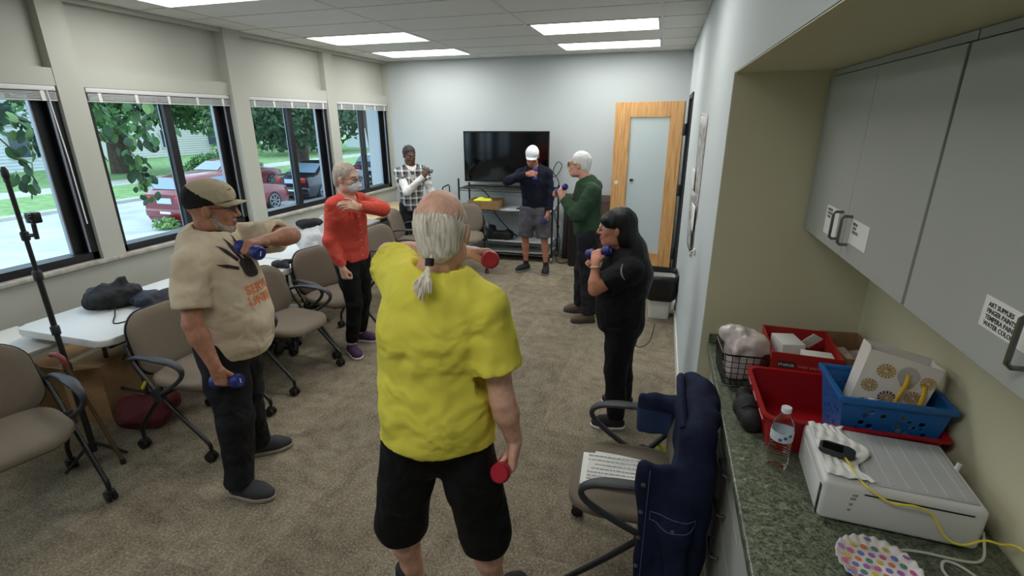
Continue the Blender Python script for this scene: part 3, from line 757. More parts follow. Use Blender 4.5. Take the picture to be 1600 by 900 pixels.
MB().tube(arc([(.05, -.10, .05), (.14, -.16, .012), (.17, -.06, .01), (.12, .0, .04)], 6), .004, 6).build('drawstring', m_nyl, b_)
m_poly = mat('plastic_bag_white', (232, 234, 236), .35, trans=.25, alpha=.82, bump=(30, .5))
F = Field((-.22, -.2, 0), (.22, .2, .36), .010)
F.ell((0, 0, .12), (.17, .15, .13)).ell((.02, .03, .22), (.10, .09, .07), k=.04).cone((.02, .06, .2), (.06, .10, .33), .06, .02, k=.04).cone((-.08, -.04, .18), (-.13, -.06, .27), .05, .015, k=.03)
b_ = obj('plastic_bag', field_mesh('plastic_bag', F, m_poly, wr=[((18, 18, 14), .026), ((45, 45, 30), .006)]), None, (-3.22, 4.05, .735), None, 'white plastic carrier bag on the table left of the masked woman', 'bag')
F = Field((-.16, -.1, 0), (.16, .1, .12), .009)
F.ell((-.03, 0, .05), (.11, .05, .05)).ell((.07, .02, .06), (.06, .05, .04))
obj('dark_scarf', field_mesh('dark_scarf', F, m_nyl, wr=[((20, 20, 20), .012)]), None, (-3.22, 4.03, .955), (0, 0, .4), 'black cloth sticking out of the white plastic bag', 'cloth')
F = Field((-.12, -.1, 0), (.14, .1, .1), .008)
F.ell((-.04, 0, .03), (.07, .05, .03)).cone((0, 0, .03), (.08, .03, .06), .03, .02).cone((.02, 0, .03), (.1, -.04, .03), .025, .018)
obj('glove', field_mesh('glove', F, m_nyl, wr=[((25, 25, 25), .008)]), None, (-3.10, 3.45, .739), None, 'black gloves lying on the white table behind the tan shirt', 'gloves')
# camera pole with a small action camera on a bracket
mp_ = thing('camera_pole', 'tall black camera pole with a small camera clamped to it', 'camera pole', (-3.17, 1.745, 0))
MB().tube([(0, 0, .05), (0, 0, .62), (0, 0, .62)], .0165, 12).build('lower_tube', m_plast, mp_)
MB().tube([(0, 0, .6), (0, 0, 1.18)], .014, 12).build('middle_tube', m_plast, mp_)
MB().tube([(0, 0, 1.16), (0, 0, 1.685)], .011, 12).build('upper_tube', m_plast, mp_)
for z in (.62, .85, 1.17): MB().lathe([(.014, -.03), (.021, -.025), (.022, .02), (.014, .03)], 14, T=M4((0, 0, z))).build('twist_lock', m_plast, mp_)
MB().lathe([(0, .05), (.008, .05), (.016, .03), (.016, .0), (.012, -.01)], 14, T=M4((0, 0, 1.69))).build('pole_tip', m_plast, mp_)
br = MB().tube([(0, 0, 1.385), (.075, 0, 1.395)], .010, 8).lathe([(.014, -.025), (.019, -.02), (.019, .02), (.014, .025)], 14, T=M4((0, 0, 1.385))).tube([(.085, 0, 1.375), (.092, 0, 1.455)], .011, 8)
br.build('bracket', m_plast, mp_)
ac = MB().box((.075, -.022, 1.46), (.135, .022, 1.515), bev=.006).tube([(.12, -.022, 1.495), (.12, -.032, 1.495)], .012, 14); ac.build('action_camera', m_tv, mp_)
for k in range(3):
    a = k*2*PI/3+.5; MB().tube([(0, 0, .12), (.17*math.cos(a), .17*math.sin(a), .012)], .009, 8).build('leg', m_plast, mp_)
# cane leaning at the table, boxes and bundle below it
cn = thing('walking_cane', 'bronze walking cane standing beside the camera pole', 'cane', (-2.959, 1.751, 0))
MB().tube([(0, 0, .02), (-.09, -.03, .42), (-.14, -.05, .66)], .011, 10).build('shaft', mat('cane_bronze', (120, 100, 70), .3, metal=.7), cn)
MB().tube([(.002, 0, 0), (-.002, 0, .03)], .015, 10).build('rubber_tip', m_plast, cn)
MB().tube(arc([(-.14, -.05, .66), (-.15, -.05, .70), (-.19, -.05, .72), (-.24, -.05, .715)], 5), .014, 10).build('handle', mat('cane_red', (120, 40, 40), .5), cn)
bx = thing('cardboard_box', 'brown cardboard box under the left white table', 'box', (-3.74, 2.22, 0), .2)
MB().box((-.26, -.22, 0), (.26, .22, .42), bev=.004).build('carton_body', m_card, bx)
MB().poly([(-.26, -.22, .42), (.26, -.22, .42), (.30, -.40, .50), (-.24, -.38, .53)]).build('flap', m_card, bx, smooth=False).modifiers.new('t', 'SOLIDIFY').thickness = .005
MB().box((-.03, -.2205, .05), (.03, .22, .4205)).build('tape', mat('tape_tan', (176, 150, 108), .4), bx, smooth=False)
wt = thing('storage_crate', 'dark storage crate with yellow straps under the left white table', 'crate', (-3.55, 3.0, 0), .05)
cr = MB().box((-.3, -.35, 0), (.3, .35, .02))
for s in (-1, 1): cr.box((s*.3-.012, -.35, 0), (s*.3+.012, .35, .40), bev=.004).box((-.3, s*.35-.012, 0), (.3, s*.35+.012, .40), bev=.004)
cr.build('crate_body', mat('crate_dark', (52, 36, 32), .6), wt)
for k in range(5):
    F = MB().tube(arc([(.22-.02*k, -.40+.05*k, .44), (.27, -.30+.12*k, .47+.02*(k % 2)), (.2, -.2+.12*k, .45), (.10, -.24+.13*k, .44)], 5), .014, 8); F.build('strap', mat('strap_yellow', (200, 190, 50), .6), wt)
F = Field((-.25, -.2, 0), (.25, .2, .25), .012)
F.ell((0, 0, .1), (.2, .15, .1)).ell((.1, .05, .14), (.1, .09, .08))
obj('red_bundle', field_mesh('red_bundle', F, mat('bundle_maroon', (92, 32, 34), .8, bump=(25, .4)), wr=[((14, 14, 14), .03)]), None, (-3.22, 2.12, 0), None, 'maroon cloth bundle on the carpet under the left table', 'bundle')
MB().box((-.2, -.28, 0), (.2, .28, .03), bev=.004).build('white_board', m_paper, None, loc=(-3.80, 1.72, .62), rot=(0, .15, 0), label='white board lying on the cardboard box by the wall', cat='board')
for k, (x, y, rz) in enumerate([(-3.12, 3.30, .5), (-3.05, 3.36, .9)]):
    F = Field((-.06, -.15, 0), (.06, .15, .1), .007)
    F.cone((0, -.08, .035), (0, .09, .03), .034, .03).cone((0, -.09, .04), (0, -.06, .07), .034, .034)
    o = obj('sneaker', field_mesh('sneaker', F, [m_nyl, m_paper], lambda c: (c[:, 2] < .018).astype(int)), None, (x, y, .004), (0, 0, rz), ['black shoe with white sole under the second chair, left one', 'black shoe with white sole under the second chair, right one'][k], 'shoe', 'shoes under the chairs')
bx = thing('paper_box', 'small white box under the second white table', 'box', (-3.30, 3.66, 0), .3)
MB().box((-.15, -.12, 0), (.15, .12, .26), bev=.003).build('box_body', m_paper, bx); MB().box((-.152, -.122, .22), (.152, .122, .262), bev=.003).build('lid', m_trim, bx)
# ================================================================ alcove: upper and lower cabinets, worktop
m_cab = mat('cabinet_grey_laminate', (164, 166, 160), .55, bump=(120, .03)); m_cabd = mat('cabinet_gap_dark', (28, 28, 28), .8)
m_pull = mat('pull_steel', (120, 120, 118), .25, metal=.9)
m_ink = mat('ink_black', (40, 40, 42), .8)
XC = .624
def bar_pull(parent, p, q, out, r=.005):
    """U-shaped pull between p and q standing off along out"""
    p, q, out = Vector(p), Vector(q), Vector(out); d = (q-p).normalized()*.012
    return MB().tube([p, p+out*.75, p+out+d*.6, p+out+d*1.6, q+out-d*1.6, q+out-d*.6, q+out*.75, q], r, 8).build('handle', m_pull, parent)
R_face = Matrix(((0, 0, -1), (-1, 0, 0), (0, 1, 0))).to_4x4()    # text plane onto a face looking toward -X
def on_face(o, x, y, z): o.matrix_local = Matrix.Translation((x, y, z)) @ R_face
for ci, (ya, yb, lab) in enumerate([(2.445, 1.436, 'grey wall cabinet at the far end of the alcove with two labelled doors'), (1.430, .42, 'grey wall cabinet nearest the viewer, labelled for art supplies')]):
    c = thing('wall_cabinet', lab, 'cabinet', (0, 0, 0), group='grey wall cabinets')
    MB().box((XC+.022, yb, 1.495), (XN-.006, ya, 2.118)).build('carcass', m_cab, c, smooth=False)
    MB().box((XC+.012, yb, 2.111), (XN-.006, ya, 2.131)).build('filler', m_cab, c, smooth=False)
    mid = (ya+yb)/2
    MB().box((XC+.016, yb+.001, 1.497), (XC+.0215, ya-.001, 2.108)).build('shadow_gap', m_cabd, c, smooth=False)  # dark sheet that paints the shade in the door gaps
    for di, (a, b_) in enumerate(((ya-.004, mid+.0010), (mid-.0010, yb+.004))):
        d = MB().box((XC, b_, 1.493), (XC+.02, a, 2.106), bev=.0015, seg=1).build('cabinet_door', m_cab, c)
        y = b_+.045 if di == 0 else a-.045
        bar_pull(d, (XC, y, 1.545), (XC, y, 1.64), (-.03, 0, 0))
        specs = {(0, 0): (2.165, 2.02, 1.535, 1.64, 'MARKERS\nCRAYONS\nCHALK'), (0, 1): (1.885, 1.735, 1.555, 1.635, 'MEDIA\nGLUE\nSTENCILS'), (1, 0): (1.125, .97, 1.567, 1.628, 'ART SUPPLIES\nFINGER PAINTS\nTEMPERA PAINTS\nWATER COLORS')}
        if (ci, di) in specs:
            y0, y1, z0, z1, tx = specs[(ci, di)]
            MB().box((XC-.0012, y1, z0), (XC-.0002, y0, z1)).build('paper_label', m_paper, d, smooth=False)
            me = text_mesh(tx, .0125 if ci else .013, m_ink, .0003, bold=.0003); o = obj('lettering', me, d); on_face(o, XC-.0014, y0-.014, z1-.018)
# lower cabinet
lc = thing('base_cabinet', 'grey base cabinet with drawers under the green worktop', 'cabinet', (0, 0, 0))
XB = .325
MB().box((XB+.02, -1.4, .10), (XN-.01, 2.45, .858)).build('carcass', m_cab, lc, smooth=False)
MB().box((XB+.07, -1.4, .0), (XN-.01, 2.45, .10)).build('toe_kick', m_cabd, lc, smooth=False)
for k in range(7):
    y1 = 2.448-k*.55; y0 = y1-.546
    if k == 1:
        for (z0, z1) in ((.70, .855), (.52, .695), (.32, .515), (.105, .315)):
            d = MB().box((XB, y0, z0), (XB+.019, y1, z1), bev=.0015, seg=1).build('drawer', m_cab, lc); bar_pull(d, (XB, (y0+y1)/2-.05, (z0+z1)/2), (XB, (y0+y1)/2+.05, (z0+z1)/2), (-.03, 0, 0), .0045)
    else:
        d = MB().box((XB, y0, .105), (XB+.019, y1, .855), bev=.0015, seg=1).build('cabinet_door', m_cab, lc); bar_pull(d, (XB, y0+.05, .70), (XB, y0+.05, .80), (-.03, 0, 0), .0045)
m_top = mat('worktop_green_marble', (60, 74, 60), .28)
N, L, b = nodes(m_top); tc = N.new('ShaderNodeTexCoord')
n1 = N.new('ShaderNodeTexNoise'); n1.inputs['Scale'].default_value = 26; n1.inputs['Detail'].default_value = 7; n1.inputs['Roughness'].default_value = .62; n1.inputs['Distortion'].default_value = 1.6
n2 = N.new('ShaderNodeTexNoise'); n2.inputs['Scale'].default_value = 48; n2.inputs['Detail'].default_value = 5; n2.inputs['Distortion'].default_value = 3.2
r1 = ramp(N, [(.36, lin(34, 40, 34)), (.47, lin(78, 88, 72)), (.58, lin(112, 120, 98)), (.70, lin(160, 162, 138))]); r2 = ramp(N, [(.38, lin(16, 20, 17)), (.48, lin(80, 88, 72)), (.66, lin(150, 154, 132))])
L.new(tc.outputs['Object'], n1.inputs['Vector']); L.new(tc.outputs['Object'], n2.inputs['Vector']); L.new(n1.outputs['Fac'], r1.inputs[0]); L.new(n2.outputs['Fac'], r2.inputs[0])
mx = N.new('ShaderNodeMix'); mx.data_type = 'RGBA'; mx.inputs[0].default_value = .45; L.new(r1.outputs[0], mx.inputs[6]); L.new(r2.outputs[0], mx.inputs[7]); L.new(mx.outputs[2], b.inputs['Base Color'])
wt = thing('worktop', 'dark green marbled worktop running along the alcove', 'worktop', (0, 0, 0))
MB().box((.294, -1.4, .862), (XN-.008, YN-.008, .90), bev=.006, seg=3).build('slab', m_top, wt)
MB().box((XR+.035, YN-.022, .901), (XN-.008, YN-.006, .945), bev=.004).build('side_splash', m_top, wt)
ZT = .901
# ---- wire basket with a plastic bag
m_wire = mat('wire_black', (24, 24, 25), .4, metal=.5)
wk = thing('wire_basket', 'small black wire basket at the far end of the worktop', 'basket', (.392, 2.11, ZT), .05)
def ring(mb, w, d, z, r): mb.tube([(x, y, z) for x, y in rrect(w, d, .03, 4)], r, 6, closed=True)
mb = MB(); ring(mb, .175, .21, .14, .004); mb.build('rim', m_wire, wk)
mb = MB()
for k, z in enumerate((.004, .03, .056, .082, .108)): ring(mb, .15+.02*z/.14, .185+.02*z/.14, z, .0018)
for k in range(7):
    u = -.5+k/6
    for s in (-1, 1): mb.tube([(u*.14, s*.0925, .004), (u*.165, s*.105, .14)], .0018, 5)
    for s in (-1, 1): mb.tube([(s*.075, u*.17, .004), (s*.0875, u*.2, .14)], .0018, 5)
    mb.tube([(u*.14, -.0925, .004), (u*.14, .0925, .004)], .0018, 5)
mb.build('wire_mesh', m_wire, wk)
m_poly2 = mat('plastic_film_pinkish', (226, 212, 206), .25, trans=.2, alpha=.88, bump=(25, .5))
F = Field((-.12, -.12, .02), (.13, .13, .24), .007)
F.box((0, 0, .10), (.06, .075, .075), rad=.03).ell((.01, 0, .185), (.075, .085, .035), k=.03).ell((-.04, .03, .2), (.045, .05, .035), k=.03).cone((.06, -.03, .17), (.10, -.06, .16), .03, .012, k=.03)
obj('plastic_bag', field_mesh('plastic_bag', F, m_poly2, wr=[((30, 30, 24), .012), ((70, 70, 50), .003)]), None, (.395, 2.11, ZT-.012), (0, 0, .1), 'pinkish clear plastic bag stuffed in the wire basket', 'bag')
cord('thin_cord', [(.34, 2.0, ZT+.004), (.36, 1.965, ZT+.004), (.42, 1.96, ZT+.004), (.44, 1.985, ZT+.004), (.38, 2.0, ZT+.004), (.345, 1.985, ZT+.005)], .003, m_plast, 'thin black cord coiled in front of the wire basket')
# ---- red paper box with lid off
m_redbox = mat('box_red', (168, 36, 30), .5); m_boxin = mat('box_inside_brown', (116, 88, 62), .85)
rb = carton('paper_box', 'open red copy paper box holding small white boxes', (.615, 2.145, ZT), .25, .29, .175, -.05, m_redbox)
MB().box((-.115, -.135, .006), (.115, .135, .008)).build('box_lining', m_boxin, rb, smooth=False)
MB().box((-.100, -.1462, .115), (-.035, -.1452, .14)).build('brand_patch', m_ink, rb, smooth=False)
o = obj('lettering', text_mesh('STAPLES', .0155, m_paper, .0002, bold=.0003), rb); o.matrix_local = Matrix.Translation((-.097, -.1466, .121)) @ Matrix.Rotation(PI/2, 4, 'X')
o = obj('lettering', text_mesh('copy paper', .018, mat('ink_pink', (225, 150, 140), .7), .0002), rb); o.matrix_local = Matrix.Translation((-.025, -.1456, .121)) @ Matrix.Rotation(PI/2, 4, 'X')
for k, (x, y, z, w, d, h, rx, rz, lab) in enumerate([(.575, 2.17, .03, .09, .12, .16, .0, .2, 'small white carton standing at the left in the red box'), (.66, 2.06, .02, .11, .07, .16, 0, -.05, 'low white carton at the right front of the red box')]):
    t = thing('small_carton', lab, 'box', (x, y, ZT+z-.02), rz); MB().box((-w/2, -d/2, 0), (w/2, d/2, h), bev=.002).build('carton_body', m_paper, t)
    MB().box((-w/2+.005, -d/2-.001, .02), (w/2-.005, -d/2+.001, h*.55)).build('print_band', m_ink, t, smooth=False)
MB().box((-.025, -.001, -.03), (.025, .001, .045)).build('price_card', m_paper, None, smooth=False, loc=(.655, 2.17, ZT+.165), rot=(.5, .5, .3), label='loose white card sticking up out of the red box', cat='card')
sbx = thing('brown_carton', 'open brown carton behind the gift bag in the alcove corner', 'box', (.83, 2.22, ZT), .08)
for a_, b_ in (((-.075, -.14, 0), (.075, .14, .005)), ((-.08, -.14, .0), (-.075, .14, .15)), ((.075, -.14, 0), (.08, .14, .15)), ((-.075, -.145, 0), (.075, -.14, .15)), ((-.075, .14, 0), (.075, .145, .15))): MB().box(a_, b_).build('carton_wall', m_card, sbx, smooth=False)
F = Field((-.08, -.13, 0), (.08, .13, .12), .008); F.box((0, 0, .05), (.055, .10, .045), rad=.02)
obj('plastic_wrap', field_mesh('plastic_wrap', F, m_poly2, wr=[((30, 30, 30), .018)]), None, (.83, 2.22, ZT+.008), None, 'crumpled clear wrapping inside the brown carton', 'wrapping')
# ---- red bin
m_redbin = mat('bin_red_plastic', (160, 18, 26), .35)
def tray(name, label, cat, loc, w, d, h, top, m, rz=0, th=.004, lip=.012, r=.03):
    t = thing(name, label, cat, loc, rz); mb = MB(); rings = []
    for (sc, z, off) in ((1, 0, 0), (top, h, 0), (top, h, lip), (top, h+.006, lip), (top, h+.006, -th), (1, th, -th)):
        rings.append([mb.bm.verts.new((x, y, z)) for x, y in rrect(w*sc+2*off, d*sc+2*off, r, 5)])
    n = len(rings[0])
    for A, B in zip(rings, rings[1:]):
        for i in range(n): mb.bm.faces.new((A[i], A[(i+1) % n], B[(i+1) % n], B[i]))
    mb.bm.faces.new(rings[0][::-1]); mb.bm.faces.new(rings[-1])
    mb.build('tray_body', m, t); return t
rt = tray('red_tray', 'deep red plastic bin in the middle of the worktop', 'bin', (.648, 1.762, ZT), .455, .325, .125, 1.1, m_redbin)
for k in range(3): MB().tube([(-.242, -.12+.12*k-.035, .10), (-.252, -.12+.12*k-.035, .10), (-.252, -.12+.12*k+.035, .10), (-.242, -.12+.12*k+.035, .10)], .004, 6).build('side_rib', m_redbin, rt)
gc = thing('greeting_card', 'printed card with a green corner lying in the red bin', 'card', (.525, 1.70, ZT+.012), -.35)
MB().box((-.075, -.055, 0), (.075, .055, .002)).build('card_sheet', m_paper, gc, smooth=False)
MB().box((-.074, -.054, .0021), (-.028, .054, .0026)).build('green_print', mat('print_green', (60, 110, 60), .6), gc, smooth=False)
MB().prism([(-.005+.03*math.cos(a), .005+.026*math.sin(a)) for a in [k*PI/8 for k in range(16)]], .0021, .0027).build('portrait_print', mat('print_brown', (176, 130, 104), .6, var=(60, .5)), gc, smooth=False)
# ---- blue basket with round holes
m_blue = mat('basket_blue', (22, 92, 158), .35)
bb_ = thing('blue_basket', 'blue plastic basket with round holes holding the gift bag', 'basket', (.752, 1.712, ZT+.008), .0)
def holey(name, w, h, holes, T):
    bm = bmesh.new()
    vs = [bm.verts.new(c) for c in ((-w[0]/2, 0, 0), (w[0]/2, 0, 0), (w[1]/2, 0, h), (-w[1]/2, 0, h))]; bm.faces.new(vs)
    return bm
def wall_with_holes(w0, w1, h, holes):
    """flat wall in XZ triangulated around round holes"""
    from mathutils.geometry import delaunay_2d_cdt
    pts = [Vector((-w0/2, 0)), Vector((w0/2, 0)), Vector((w1/2, h)), Vector((-w1/2, h))]; edges = [(0, 1), (1, 2), (2, 3), (3, 0)]
    for (cx_, cz, r) in holes:
        b0 = len(pts); m_ = 12
        pts += [Vector((cx_+r*math.cos(2*PI*k/m_), cz+r*math.sin(2*PI*k/m_))) for k in range(m_)]; edges += [(b0+k, b0+(k+1) % m_) for k in range(m_)]
    v, e, f, *_ = delaunay_2d_cdt(pts, edges, [], 1, 1e-6)
    keep = []
    for t in f:
        c = sum((v[i] for i in t), Vector((0, 0)))/len(t)
        if all((c-Vector((hx, hz))).length > r*.985 for hx, hz, r in holes): keep.append(t)
    return v, keep
rng = random.Random(5)
def hole_set(w, h, n):
    out = []
    for _ in range(600):
        if len(out) >= n: break
        r = rng.choice([.0095, .0085, .006, .004]); x = rng.uniform(-w/2+.02, w/2-.02); z = rng.uniform(.06, h-.035)
        if all(math.hypot(x-a, z-b_) > r+q+.0035 for a, b_, q in out): out.append((x, z, r))
    return out
W0, D0_, W1, D1_, HB = .23, .175, .29, .225, .215
for (w0, w1, off0, off1, ang) in ((W0, W1, D0_/2, D1_/2, 0), (W0, W1, D0_/2, D1_/2, PI), (D0_, D1_, W0/2, W1/2, PI/2), (D0_, D1_, W0/2, W1/2, -PI/2)):
    v, f = wall_with_holes(w0, w1, HB, hole_set(w0, HB, 26 if w0 > .2 else 18)); mb = MB(); R_ = Matrix.Rotation(ang, 4, 'Z')
    vs = [mb.bm.verts.new(R_ @ Vector((p.x, -(off0+(off1-off0)*p.y/HB), p.y))) for p in v]
    for t in f:
        try: mb.bm.faces.new([vs[i] for i in t])
        except ValueError: pass
    o = mb.build('basket_wall', m_blue, bb_, smooth=False); md = o.modifiers.new('t', 'SOLIDIFY'); md.thickness = .0035; md.offset = 0
MB().box((-W0/2, -D0_/2, 0), (W0/2, D0_/2, .004)).build('basket_floor', m_blue, bb_, smooth=False)
mb = MB()
for (x0, x1, y0, y1) in ((-W1/2-.012, W1/2+.012, -D1_/2-.012, -D1_/2+.004), (-W1/2-.012, W1/2+.012, D1_/2-.004, D1_/2+.012), (-W1/2-.012, -W1/2+.004, -D1_/2, D1_/2), (W1/2-.004, W1/2+.012, -D1_/2, D1_/2)): mb.box((x0, y0, HB-.014), (x1, y1, HB+.006), bev=.005)
mb.build('rim', m_blue, bb_)
# ---- gift bag with starburst print and yellow ribbon handles
m_bag = mat('gift_bag_white', (222, 216, 208), .45)
gb_ = thing('gift_bag', 'white gift bag with gold starbursts and yellow ribbon handles', 'gift bag', (.745, 1.715, ZT+.10), -.12)
gb_.rotation_euler = (math.radians(-6), math.radians(10), math.radians(-10))
bw, bd, bh = .18, .095, .24
mb = MB()
def bagpt(x, y, z): return (x*(1+.08*z/bh), y*(1+.25*z/bh), z)
c4 = [(-bw/2, -bd/2), (bw/2, -bd/2), (bw/2, bd/2), (-bw/2, bd/2)]
for k in range(4):
    (xa, ya_), (xb, yb_) = c4[k], c4[(k+1) % 4]
    if k % 2 == 0: mb.poly([bagpt(xa, ya_, 0), bagpt(xb, yb_, 0), bagpt(xb, yb_, bh), bagpt(xa, ya_, bh)])
    else:
        ym_ = (ya_+yb_)/2; xm = xa*.93
        mb.poly([bagpt(xa, ya_, 0), bagpt(xm, ym_, 0), bagpt(xm*.97, ym_, bh), bagpt(xa, ya_, bh)]); mb.poly([bagpt(xm, ym_, 0), bagpt(xb, yb_, 0), bagpt(xb, yb_, bh), bagpt(xm*.97, ym_, bh)])
mb.poly([bagpt(*p, 0) for p in c4])
o = mb.build('bag_body', m_bag, gb_, smooth=False); md = o.modifiers.new('t', 'SOLIDIFY'); md.thickness = .0012
m_gold = mat('print_gold', (196, 154, 70), .35, metal=.4); m_plum = mat('print_plum', (66, 48, 50), .5)
def burst(cx_, cz, r, side):
    a = MB(); b_ = MB()
    for k in range(14):
        an = 2*PI*k/14; w = .16
        for mbb, r0, r1 in ((a, .15, .62), (b_, .62, 1.0)):
            q = [(cx_+r*r0*math.cos(an-w*.5), cz+r*r0*math.sin(an-w*.5)), (cx_+r*r1*math.cos(an-w), cz+r*r1*math.sin(an-w)), (cx_+r*r1*math.cos(an+w), cz+r*r1*math.sin(an+w)), (cx_+r*r0*math.cos(an+w*.5), cz+r*r0*math.sin(an+w*.5))]
            if side == 'f': mbb.poly([(x*(1+.08*z/bh), -bd/2*(1+.25*z/bh)-.0018, z) for x, z in q])
            else: mbb.poly([(-bw/2*(1+.08*z/bh)*(.995)-.002, x, z) for x, z in q])
    a.build('starburst_print', m_gold, gb_, smooth=False); b_.build('starburst_print', m_plum if (cx_*77+cz*31) % 1 > .3 else m_gold, gb_, smooth=False)
for (x, z, r) in ((-.055, .055, .023), (.005, .035, .024), (.06, .06, .023), (-.06, .125, .022), (-.005, .10, .024), (.055, .125, .023), (-.035, .185, .024), (.07, .185, .02), (.025, .165, .018)): burst(x, z, r, 'f')
MB().prism([(.02+.028*math.cos(k*PI/10), .19+.03*math.sin(k*PI/10)) for k in range(20)], 0, .0008, T=Matrix(((1, 0, 0, 0), (0, 0, 1, -bd/2*1.22-.003), (0, 1, 0, 0), (0, 0, 0, 1)))).build('gift_tag', mat('tag_grey', (176, 170, 164), .6), gb_, smooth=False)
m_rib = mat('ribbon_yellow', (226, 178, 30), .4)
def ribbon(pts, w):
    mb = MB(); P_ = arc(pts, 6); L_ = []
    for p in P_: L_.append((mb.bm.verts.new(p-Vector((w, 0, 0))), mb.bm.verts.new(p+Vector((w, 0, 0)))))
    for a, b_ in zip(L_, L_[1:]): mb.bm.faces.new((a[0], a[1], b_[1], b_[0]))
    o = mb.build('ribbon_handle', m_rib, gb_); md = o.modifiers.new('t', 'SOLIDIFY'); md.thickness = .0015
ribbon([(.02, -.062, .195), (.018, -.078, .16), (.012, -.08, .10), (.018, -.082, .07), (.045, -.086, .062), (.068, -.086, .085), (.07, -.08, .14), (.068, -.063, .175)], .006)
F = Field((-.05, -.02, 0), (.05, .03, .05), .005); F.box((0, 0, .022), (.04, .012, .016), rad=.01)
obj('tissue', field_mesh('tissue', F, m_paper, wr=[((50, 50, 50), .008)]), None, (.69, 1.640, ZT+.165), (0, 0, .15), 'scrap of white tissue paper tucked below the gift bag', 'tissue')
# ---- water bottle
wbt = thing('water_bottle', 'clear plastic water bottle with a white label by the red bin', 'bottle', (.432, 1.51, ZT))
m_pet = mat('bottle_plastic', (240, 244, 246), .06, trans=1.0); nodes(m_pet)[2].inputs['IOR'].default_value = 1.12
prof = [(0, .006), (.02, .0), (.028, .004), (.031, .015)]
for k in range(9): prof += [(.0315, .02+k*.0085), (.0295, .024+k*.0085)]
prof += [(.0315, .10), (.0315, .14), (.028, .158), (.018, .178), (.0125, .186), (.0125, .196)]
MB().lathe(prof, 24).build('bottle_body', m_pet, wbt)
MB().lathe([(.0322, .103), (.0324, .104), (.0324, .134), (.0322, .135)], 24).build('paper_label', mat('bottle_label', (205, 214, 222), .5), wbt)
for k in range(3):
    a0 = PI*1.35+k*.42; MB().grid(lambda u, v: Vector((.0327*math.cos(a0+u*.3), .0327*math.sin(a0+u*.3), .108+.008*k % .02+v*.010)), 5, 2).build('label_print', mat('label_blue', (70, 90, 130), .5), wbt)
MB().lathe([(0, .213), (.0135, .213), (.0145, .211), (.0145, .197), (.0135, .196)], 24).build('cap', mat('cap_white', (225, 228, 230), .4), wbt)
# ---- black glasses case
F = Field((-.05, -.14, 0), (.06, .17, .07), .006)
F.chain([(.0, -.10, .03), (.005, 0, .032), (.02, .10, .026), (.03, .15, .02)], [.034, .038, .028, .012], k=.02)
bc_ = obj('black_case', field_mesh('black_case', F, m_nyl, wr=[((25, 25, 25), .007)]), None, (.375, 1.80, ZT-.004), (0, 0, .08), 'black padded case lying left of the red bin', 'case')
MB().tube(arc([(-.03, -.06, .062), (0, -.055, .074), (.035, -.05, .060)], 5), .004, 6).build('strap', m_plast, bc_)
MB().lathe([(0, .072), (.007, .071), (.008, .066)], 12, T=M4((0, -.09, -.006))).build('snap_button', m_plast, bc_)
# ---- white printer
m_pr = mat('printer_white', (206, 206, 204), .4); m_prg = mat('printer_grey', (176, 178, 178), .5)
pr_ = thing('printer', 'white desktop printer with a ribbed grey top', 'printer', (.681, 1.428, ZT), -.055)
MB().box((-.181, -.145, .004), (.181, .145, .128), bev=.014, seg=4).build('casing', m_pr, pr_)
MB().box((-.078, -.125, .1275), (.165, .128, .1315), bev=.0015).build('top_panel', m_prg, pr_)
for k in range(6): MB().box((-.066+k*.041, -.118, .131), (-.064+k*.041, .12, .1325)).build('panel_rib', m_pr, pr_, smooth=False)
mb = MB()
for k in range(34):
    x = -.070+k*.0068
    mb.box((x, -.115, .1314), (x+.0024, .118, .1322))
mb.build('panel_ribbing', mat('printer_ribbing', (186, 188, 188), .5), pr_, smooth=False, kind='stuff')
MB().box((-.183, -.115, .015), (-.180, .118, .098), bev=.001).build('side_panel', m_pr, pr_)
MB().box((-.1822, -.134, .01), (-.1795, -.120, .105)).build('side_slot', m_tv, pr_, smooth=False)
MB().box((-.085, -.1462, .106), (.15, -.1448, .110)).build('front_slot', m_cabd, pr_, smooth=False)
for k, (x, z, s_) in enumerate(((-.105, .098, .013), (-.108, .086, .013), (-.11, .068, .009), (-.112, .05, .007))):
    MB().tube([(x-s_/2, -.1458, z), (x+s_/2, -.1458, z+.001)], .0012, 6).tube([(x-s_/2, -.1458, z+.004), (x+s_/2, -.1458, z+.005)], .0009, 6).build('logo_mark', mat('logo_grey', (120, 120, 122), .5), pr_)
MB().tube([(.168, .02, .12), (.178, .03, .145)], .006, 8).build('cable_stub', m_pr, pr_)
mb = MB()
def tis(u, v):
    x = -.172+.11*u+.025*math.sin(v*9+u*3)*u; y = -.125+.26*v
    return Vector((x, y, .1335+.004*(1+math.sin(u*21+v*9)*math.cos(v*23-u*8))))
mb.grid(tis, 28, 48)
o = mb.build('tissue_sheet', mat('tissue_white', (224, 224, 220), .85), None, loc=(.681, 1.428, ZT), rot=(0, 0, -.055), label='crumpled white tissue sheet on the printer top', cat='tissue'); md = o.modifiers.new('t', 'SOLIDIFY'); md.thickness = .0015; md.offset = 1
hs_ = thing('hotspot_device', 'small charcoal handheld device on the printer with a yellow cable', 'device', (.551, 1.414, ZT+.1435), -.35)
MB().prism(rrect(.088, .054, .016, 5), 0, .013, bev=.003).build('device_body', mat('device_charcoal', (44, 46, 48), .45), hs_)
MB().box((-.036, -.018, .0131), (.014, .019, .0136)).build('screen', m_scr, hs_, smooth=False)
m_yel = mat('cable_yellow', (224, 206, 62), .45)
